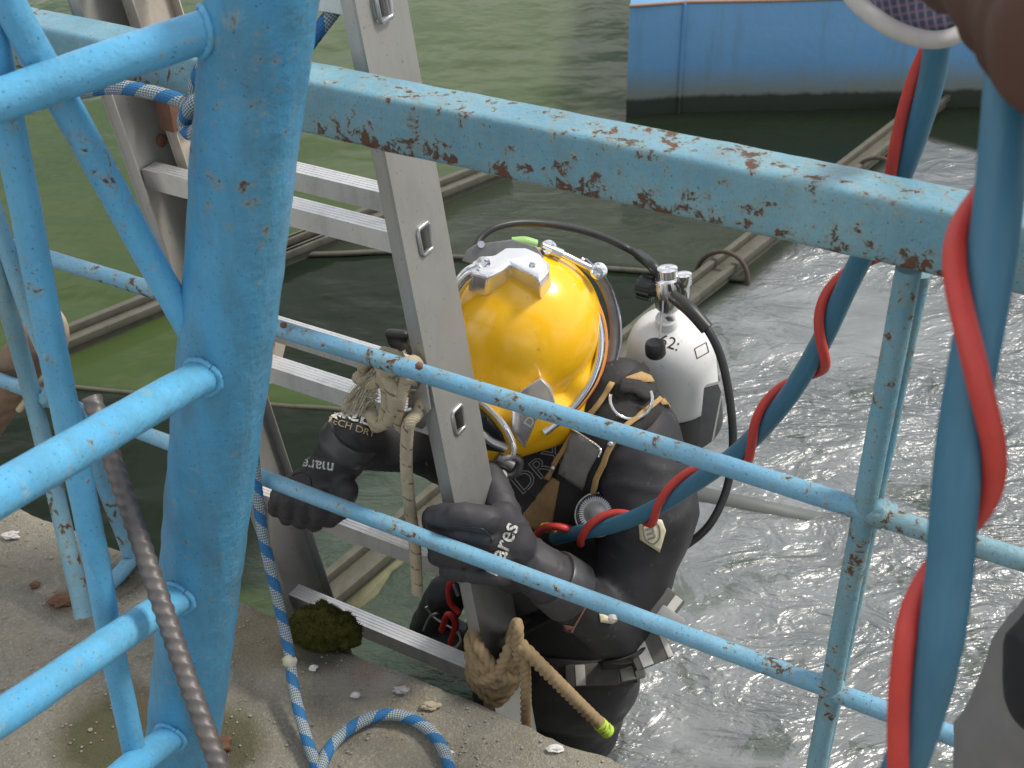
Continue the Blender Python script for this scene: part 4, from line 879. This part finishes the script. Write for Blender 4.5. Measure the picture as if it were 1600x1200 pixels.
tube('cap_lanyard', spline([tp(1036, 470, .58), tp(1034, 500, .56), tp(1029, 535, .535)], 5), .0018, M_steel, tk, 6)
p = tp(1024, 545, .53); lathe('dust_cap', p + vax * .018, -vax, [(0, .008), (.004, .016), (.012, .0185), (.028, .0185), (.034, .014)], M_rubber, tk, 20)
# black hoses
def hose(nm, pts, r, label): 
    p, _, _ = resample(spline(pts, 10), .008); o = tube(nm, p, r, M_rubber, None, 14); return tag(o, label, 'hose')
hA = [hp_(742, 388, .06), hp_(752, 370, .05), hp_(775, 355, .04), hp_(815, 348, .02), hp_(870, 352, -.02), hp_(930, 366, -.08), hp_(985, 391, -.13), tp(1020, 416, .63), tp(1036, 440, .64)]
h_ = hose('rubber_hose', hA, .0068, 'black rubber hose arching from the helmet top over to the tank valve')
tube('end_sleeve', spline([hp_(998, 398, -.145), tp(1020, 416, .63), tp(1034, 440, .64)], 6), .0105, M_rubber, h_, 12)
hB = [tp(1052, 463, .58), tp(1078, 484, .56), tp(1105, 514, .55), tp(1127, 560, .54), tp(1141, 630, .52), tp(1145, 700, .50), tp(1135, 765, .47), tp(1110, 818, .43), tp(1075, 850, .40), tp(1040, 868, .36)]
h_ = hose('rubber_hose', hB, .0075, 'black rubber hose curving from the tank valve down the right side of the diver')
tube('end_sleeve', spline([tp(1052, 463, .58), tp(1078, 484, .56), tp(1105, 514, .55)], 6), .0125, M_rubber, h_, 12)

# ------------------------------------------------------------------ umbilical: blue hose with the red one wound round it
um = thing('umbilical', on(1180, 700, .25), 'blue hose with a red hose wound round it from the diver to the upper right', 'hose')
U_ = [(868, 840, on, .30), (905, 832, on, .27), (960, 820, on, .25), (1020, 796, on, .24), (1090, 752, on, .22), (1160, 700, on, .20), (1225, 628, on, .18), (1280, 540, on, .17), (1325, 445, on, .16), (1375, 345, on, .14), (1420, 240, on, .12), (1452, 140, on, .08), (1466, 60, on, .04),
      (1478, -70, at, 1.16), (1540, -130, at, .85), (1582, 0, at, 0.742), (1574, 150, at, 0.710), (1562, 300, at, 0.700), (1545, 430, at, 0.700), (1522, 560, at, 0.700), (1502, 680, at, 0.710), (1490, 800, at, 0.721), (1483, 900, at, 0.731), (1468, 1010, at, 0.742), (1442, 1110, at, 0.774), (1408, 1210, at, 0.816), (1360, 1330, at, 0.901), (1330, 1520, gr, .03), (1180, 1640, gr, .03), (980, 1620, gr, .03)]
ctrl = [f(x, y, z) for x, y, f, z in U_]
ph = [(0, -.75), (1.45, 0), (3.3, 1), (5.4, 2), (7.2, 3), (9.0, 3.95), (10.7, 4.25), (12, 4.5), (16.6, 5.5), (17.8, 5.78), (19.0, 6.0), (20.3, 6.22), (21.7, 6.5), (22.9, 6.76), (24.8, 7.0), (26, 7.2), (29, 8.5)]
# phase in turns: 0 = in front; the red hose comes from the left edge to the front, then to the right edge
fine = spline(ctrl, 24); tpar = np.linspace(0, len(ctrl) - 1, len(fine)); phase = np.interp(tpar, [a for a, b in ph], [b for a, b in ph])
RB, RR = .0136, .0068
tube('blue_hose', fine, RB, M_hose, um, 24)
# travelling up the path (from diver) the phase runs; side chosen so that going down it passes left, front, right
PR = [(0, 3.9), (2, 4.05)]; 
red = []
for i, p in enumerate(fine):
    t = (fine[min(i + 1, len(fine) - 1)] - fine[max(i - 1, 0)]).normalized(); v = (Vector(EYE) - p); v = (v - t * v.dot(t)).normalized(); s = t.cross(v)
    a = 2 * math.pi * phase[i]
    sgn = -1
    red.append(p + (v * math.cos(a) + s * sgn * math.sin(a)) * (RB + RR * .9))
tube('red_hose', red, RR, M_red, um, 16)
rope('hose_end', [drop(tbody, 834, 834, .02), on(848, 826, .27), on(868, 823, .265), on(890, 828, .275), on(912, 838, .31)], .0068, M_red, um, 'plain')
rope('hose_end_tape', [on(848, 823, .275), on(858, 822, .275), on(868, 826, .27)], .007, simple('yellow_tape', (.8, .55, .03)), um, 'plain')

# ------------------------------------------------------------------ moss, stones, grit
n = NT('moss'); c = n.mix(n.noise(60, 6, None, .7), (.022, .024, .007), (.085, .078, .018)); n.bump(n.noise(260, 5, None, .7), 1., .004); M_moss = n.fin(c, .95, spec=.1)
mc = gr(510, 985, 0); bm = bmesh.new(); bmesh.ops.create_icosphere(bm, subdivisions=5, radius=1)
V = []
for v in bm.verts:
    q = v.co; p = mc + EVv * q.x * .070 + NVv * q.y * (.050 - .012 * q.x) + UP * (q.z * .026 + .004)
    p += (p - mc).normalized() * (noise.fractal(p * 60, 1, 2, 5) * .010 + noise.noise(p * 18) * .012); V.append(p)
Fc = [tuple(v.index for v in f.verts) for f in bm.faces]; bm.free()
for i in range(4200):                                     # tiny leaves standing off the cushion
    k = random.randrange(len(V) if i == 0 else 2562); b_ = V[k]
    if b_.z < mc.z: continue
    d_ = ((b_ - mc).normalized() + Vector((random.gauss(0, .5), random.gauss(0, .5), random.gauss(0, .4)))).normalized() * random.uniform(.003, .006); s_ = d_.orthogonal().normalized() * .0009; q = len(V); V += [b_ - s_, b_ + s_, b_ + d_]; Fc.append((q, q + 1, q + 2))
tag(mk('moss_cushion', V, Fc, M_moss, smooth=False), 'round dark olive moss cushion on the quay edge beside the lowest rung', 'moss')
def stone(px, py, sx_, sy_, sz_, m, label, name='stone', cat='stone', k=0):
    c0 = gr(px, py, 0); bm = bmesh.new(); bmesh.ops.create_icosphere(bm, subdivisions=3, radius=1); V = []
    for v in bm.verts:
        q = v.co * (1 + noise.noise(v.co * 1.6 + Vector((px, py, k))) * .55 + noise.noise(v.co * 4 + Vector((py, px, k))) * .18); V.append(c0 + Vector((q.x * sx_, q.y * sy_, q.z * sz_ + sz_ * .55)))
    Fc = [tuple(v.index for v in f.verts) for f in bm.faces]; bm.free(); return tag(mk(name, V, Fc, m, smooth=False), label, cat)
M_st = simple('pale_stone', (.36, .30, .22), .8, 0, .35, 60, .5); M_wh = simple('white_shell', (.62, .60, .58), .6, 0, .3, 60, .4); M_br = simple('rust_lump', (.14, .07, .04), .9, 0, .4, 60, .8)
stone(672, 1104, .017, .008, .005, M_st, 'flat buff stone chip just above the rope loop'); stone(868, 1172, .014, .007, .005, M_wh, 'white shell lying on the quay near the bottom edge', 'shell', 'shell'); stone(555, 1087, .008, .006, .004, M_wh, 'small white shell above the top of the rope loop', 'shell', 'shell')
stone(628, 1080, .014, .008, .006, simple('grey_lilac_chip', (.40, .36, .36)), 'grey lilac barnacle cluster between the moss and the hemp rope', 'barnacle', 'barnacle'); stone(100, 940, .022, .015, .008, M_br, 'brown rust lump at the foot of the leftmost slanting brace', 'rust_lump', 'rust')
stone(490, 1045, .007, .006, .004, M_wh, 'white shell chip right of the hanging blue rope', 'shell', 'shell'); stone(330, 1165, .035, .016, .008, M_br, 'brown crumbly rust patch at the foot of the thick post', 'rust_lump', 'rust'); stone(18, 838, .016, .010, .006, M_wh, 'pale chip at the left edge of the quay', 'shell', 'shell')
stone(703, 1178, .006, .005, .004, M_wh, 'tiny white shell touching the right side of the rope loop', 'shell', 'shell'); stone(55, 915, .010, .008, .005, M_br, 'small dark brown crumb left of the rust lump', 'rust_lump', 'rust')
V = []; Fc = []
bm = bmesh.new(); bmesh.ops.create_icosphere(bm, subdivisions=1, radius=1); iv = [v.co.copy() for v in bm.verts]; ifc = [tuple(v.index for v in f.verts) for f in bm.faces]; bm.free()
for i in range(1500):
    e = random.uniform(-1.9, .1); nn = -abs(random.gauss(0, .35)) - .01; s_ = random.uniform(.0009, .0028) * (2 if random.random() < .03 else 1); c0 = en(e, nn, qh(e, nn) + s_ * .2); k = len(V)
    V += [c0 + Vector((q.x * s_ * random.uniform(.8, 1.3), q.y * s_, q.z * s_ * .6)) for q in iv]; Fc += [tuple(k + a for a in f) for f in ifc]
tag(mk('grit', V, Fc, simple('grit', (.28, .26, .22), .9, 0, .8, 25), smooth=False, loc=(0, 0, 0)), 'loose sand and grit scattered over the concrete', 'grit', kind='stuff')

# ------------------------------------------------------------------ the man with the boot at the far left, the helper at the right
M_suede = simple('tan_suede', (.25, .165, .115), .85, 0, .4, 40, .6); M_sole = simple('pale_sole', (.52, .43, .31), .7); M_trs = simple('brown_trousers', (.13, .10, .08), .9, 0, .3, 30, .5)
M_skin2 = simple('skin', (.30, .15, .09), .55, 0, .15, 40, .2); M_hair = simple('dark_hair', (.02, .016, .013), .7, 0, .4, 120, .8); M_eye = simple('eye', (.05, .035, .03), .2)
def head(par, c, f):
    """head centred at c, looking along f"""
    c = Vector(c); f = Vector(f).normalized(); r_ = f.cross(UP).normalized(); u_ = r_.cross(f)
    blob('head', [[(c + u_ * .025 - f * .012, .078), (c + u_ * .0 + f * .020, .070)], [(c + f * .028 - u_ * .03, .052), (c + f * .045 - u_ * .075, .030)], [(c + f * .088 - u_ * .005, .009), (c + f * .106 - u_ * .03, .013)],
                  [(c - u_ * .05 - f * .01, .052), (c - u_ * .15 - f * .03, .056)], [(c + r_ * .076, .016), (c + r_ * .080 - u_ * .03, .012)], [(c - r_ * .076, .016), (c - r_ * .080 - u_ * .03, .012)], [(c + f * .080 - u_ * .058 + r_ * .018, .008), (c + f * .080 - u_ * .058 - r_ * .018, .008)]], .005, M_skin2, par, 4)
    blob('hair', [[(c + u_ * .036 - f * .020, .084), (c + u_ * .0 - f * .038, .076)], [(c + u_ * .060 + f * .030, .050), (c + u_ * .050 - f * .02, .072)]], .006, M_hair, par, 3, lambda v: noise.fractal(v * 60, 1, 2, 3) * .004)
    for q in (-1, 1): blob('eye', [[(c + f * .079 + r_ * q * .030 + u_ * .002, .0095), (c + f * .078 + r_ * q * .031 + u_ * .002, .009)]], .003, M_eye, par, 1)
pm = thing('person', en(-2.05, -.45, 0), 'person out of frame at the far left with one tan suede shoe showing', 'person')
b0, b1, b2_ = on(58, 526, .07), on(22, 585, .07), on(-30, 660, .05)
blob('shoe', [[(b0, (.042, .05, .034)), (b1, (.045, .05, .042))], [(b1, (.045, .05, .045)), (b2_, (.042, .05, .05))]], .005, M_suede, pm, 5, lambda v: noise.fractal(v * 40, 1, 2, 3) * .0025)
sp_ = spline([on(62, 480, .075), on(84, 484, .062), on(99, 504, .05), on(102, 532, .04), on(90, 560, .035), on(70, 590, .035), on(30, 640, .03)], 8); tube('sole', sp_, .0068, M_sole, pm, 10)
hl_, kn1 = en(-2.35, -.50, .86), en(-2.22, -.10, .70)
blob('trousers', [[(b2_, .045), (kn1, .062)], [(kn1, .064), (hl_ + EVv * .06, .090)], [(hl_ + EVv * .06, .10), (hl_ - EVv * .10, .10)], [(hl_ - EVv * .10, .09), (en(-2.46, -.47, .45), .062)], [(en(-2.46, -.47, .45), .060), (en(-2.47, -.50, .10), .045)]], .010, M_trs, pm, 6, lambda v: noise.fractal(v * 12, 1, 2, 3) * .005)
blob('shoe', [[(en(-2.47, -.52, .055), .045), (en(-2.46, -.36, .04), .036)]], .006, M_suede, pm, 4)
ch_ = hl_ + UP * .42; blob('shirt', [[(hl_ - EVv * .02, (.16, .11, .08)), (ch_ - EVv * .02, (.17, .11, .12))], [(ch_ + EVv * .13 + UP * .05, .065), (ch_ - EVv * .17 + UP * .05, .065)], [(ch_ + EVv * .17 + UP * .04, .060), (ch_ + EVv * .20 - UP * .22 + NVv * .06, .045)], [(ch_ - EVv * .21 + UP * .04, .060), (ch_ - EVv * .25 - UP * .24, .045)],
     [(ch_ + EVv * .20 - UP * .22 + NVv * .06, .044), (ch_ + EVv * .14 - UP * .36 + NVv * .22, .034)], [(ch_ - EVv * .25 - UP * .24, .044), (ch_ - EVv * .24 - UP * .46 + NVv * .05, .034)]], .010, simple('olive_shirt', (.09, .10, .06), .85, 0, .3, 20), pm, 6, lambda v: noise.fractal(v * 12, 1, 2, 3) * .005)
def hand(par, w, d, m, cr=None):
    """a relaxed hand from wrist w pointing along d"""
    w, d = Vector(w), Vector(d).normalized(); s_ = d.cross(UP).normalized(); n_ = s_.cross(d); K = [[(w, .026), (w + d * .03, .028)], [(w + d * .03 + s_ * .02, .017), (w + d * .085 + s_ * .024, .014), (w + d * .085 - s_ * .026, .014), (w + d * .03 - s_ * .02, .017)]]
    for q, (o_, l_) in enumerate(((-.030, .062), (-.010, .075), (.010, .070), (.029, .055))): a_ = w + d * .088 + s_ * o_; K += finger([a_, a_ + d * l_ * .45 - n_ * .006, a_ + d * l_ * .8 - n_ * .022, a_ + d * l_ * .9 - n_ * .036], .0095, .0078)
    K += finger([w + d * .035 - s_ * .026, w + d * .06 - s_ * .048 - n_ * .01, w + d * .088 - s_ * .052 - n_ * .018], .0125, .0095); blob('hand', K, .0035, m, par, 3)
hand(pm, ch_ + EVv * .14 - UP * .38 + NVv * .24, NVv - UP * .4, M_skin2); hand(pm, ch_ - EVv * .24 - UP * .49 + NVv * .055, -UP * 1. + NVv * .2, M_skin2)
head(pm, ch_ + UP * .30 + NVv * .03, NVv - UP * .3 + EVv * .3)

hm = thing('person', (.62, .70, 0), 'helper mostly out of frame at the right holding the blue and red hose', 'person')
M_tr2 = simple('grey_trousers', (.17, .165, .16), .9, 0, .3, 18, .6, .003); M_blk = simple('black_jacket', (.012, .012, .016), .8); M_skin = simple('brown_sleeve', (.075, .032, .020), .8, 0, .35, 12)
WR = lambda v: noise.fractal(Vector((v.x * 10, v.y * 10, v.z * 5)), 1, 2, 3) * .006 + (1 - abs(noise.noise(Vector((v.x * 14, v.y * 14, v.z * 9 + v.x * 8))))) ** 5 * .008
hipR = Vector((.66, .70, .95)); knR = at(1652, 1205, 1.10); akR = Vector((knR.x + .03, knR.y - .02, .10)); knL = Vector((.84, .70, .50)); akL = Vector((.84, .64, .10))
blob('trousers', [[(hipR + Vector((-.05, .02, -.03)), .095), (at(1752, 1010, 1.04), .088)], [(at(1752, 1010, 1.04), .088), (knR, .085)], [(knR, .085), (akR + UP * .28, .062)], [(akR + UP * .28, .062), (akR, .05)], [(hipR + Vector((-.04, 0, 0)), .10), (hipR + Vector((.14, 0, 0)), .10)], [(hipR + Vector((.14, 0, 0)), .09), (knL, .068)], [(knL, .066), (akL, .048)]], .008, M_tr2, hm, 5, WR)
for a_ in (akR, akL): blob('boot', [[(a_ - UP * .04, .048), (a_ + Vector((-.02, .15, -.06)), .036)], [(a_ - UP * .04, .046), (a_ + UP * .05, .046)]], .006, M_blk, hm, 4)
chH = Vector((.76, .50, 1.36)); shN, shF = Vector((.60, .50, 1.43)), Vector((.93, .50, 1.43)); elN, wrN = at(1725, 55, .62), at(1520, -66, .86)
blob('jacket', [[(at(1640, 1035, .95), (.028, .05, .06)), (hipR + Vector((.02, -.02, .02)), (.10, .09, .09))], [(hipR + Vector((.04, 0, .02)), (.15, .11, .08)), (chH, (.15, .11, .11))], [(shN, .062), (chH + UP * .04, .09), (shF, .062)], [(shF, .06), (Vector((.98, .52, 1.15)), .048)], [(Vector((.98, .52, 1.15)), .046), (Vector((.86, .72, 1.05)), .036)]], .008, M_blk, hm, 5, WR)
blob('arm', [[(shN, .058), (elN, .048)], [(elN, .046), (wrN, .034)], [(wrN, .034), (at(1500, -60, 1.02), .030)]], .006, M_skin, hm, 5, WR)
hand(hm, Vector((.85, .74, 1.04)), Vector((-.4, 1, -.3)), M_skin); head(hm, Vector((.76, .52, 1.70)), Vector((-.3, 1, -.5)))
n = NT('checked_cloth'); uvc = n.co(scale=(1, 1, 1), rot=(.3, .2, .6)); sx = n.n.new('ShaderNodeSeparateXYZ'); n.set(sx.inputs[0], uvc)
ck = n.math('GREATER_THAN', n.math('SINE', n.math('MULTIPLY', sx.outputs[0], 820.)), .45); ck2 = n.math('GREATER_THAN', n.math('SINE', n.math('MULTIPLY', sx.outputs[2], 820.)), .45)
c = n.mix(n.noise(30, 4), (.06, .07, .13), (.13, .12, .20)); c = n.mix(n.math('MULTIPLY', ck, .45), c, (.38, .36, .42)); c = n.mix(n.math('MULTIPLY', ck2, .45), c, (.35, .22, .28)); n.bump(n.noise(60, 4), .4, .002); M_chk = n.fin(c, .9)
gz = 1.12
G = [[(at(1420, -10, gz + .02), (.045, .03, .03)), (at(1470, 20, gz + .0), (.03, .025, .022))], [(at(1420, -10, gz + .02), .035), (at(1500, -60, gz), .032)], [(at(1500, -60, gz), .032), (at(1500, -62, gz - .1), .03)]]
for k in range(4): G += finger([at(1390 + k * 26, -18, gz + .01), at(1380 + k * 30, -52, gz - .03), at(1405 + k * 28, -78, gz + .0), at(1430 + k * 24, -66, gz + .04)], .0125, .0105)
G += finger([at(1480, -10, gz - .01), at(1500, -40, gz - .05), at(1480, -70, gz - .05)], .014, .011)
gv = blob('checked_glove', G, .004, M_chk, hm, 4)
tube('glove_hem', spline([at(1318, -22, gz - .01), at(1350, 14, gz - .015), at(1398, 46, gz - .018), at(1450, 62, gz - .02), at(1492, 56, gz - .02), at(1508, 36, gz - .02), at(1500, 10, gz - .02)], 8), .0080, simple('white_hem', (.50, .48, .47), .8, 0, .2, 60), hm, 12)
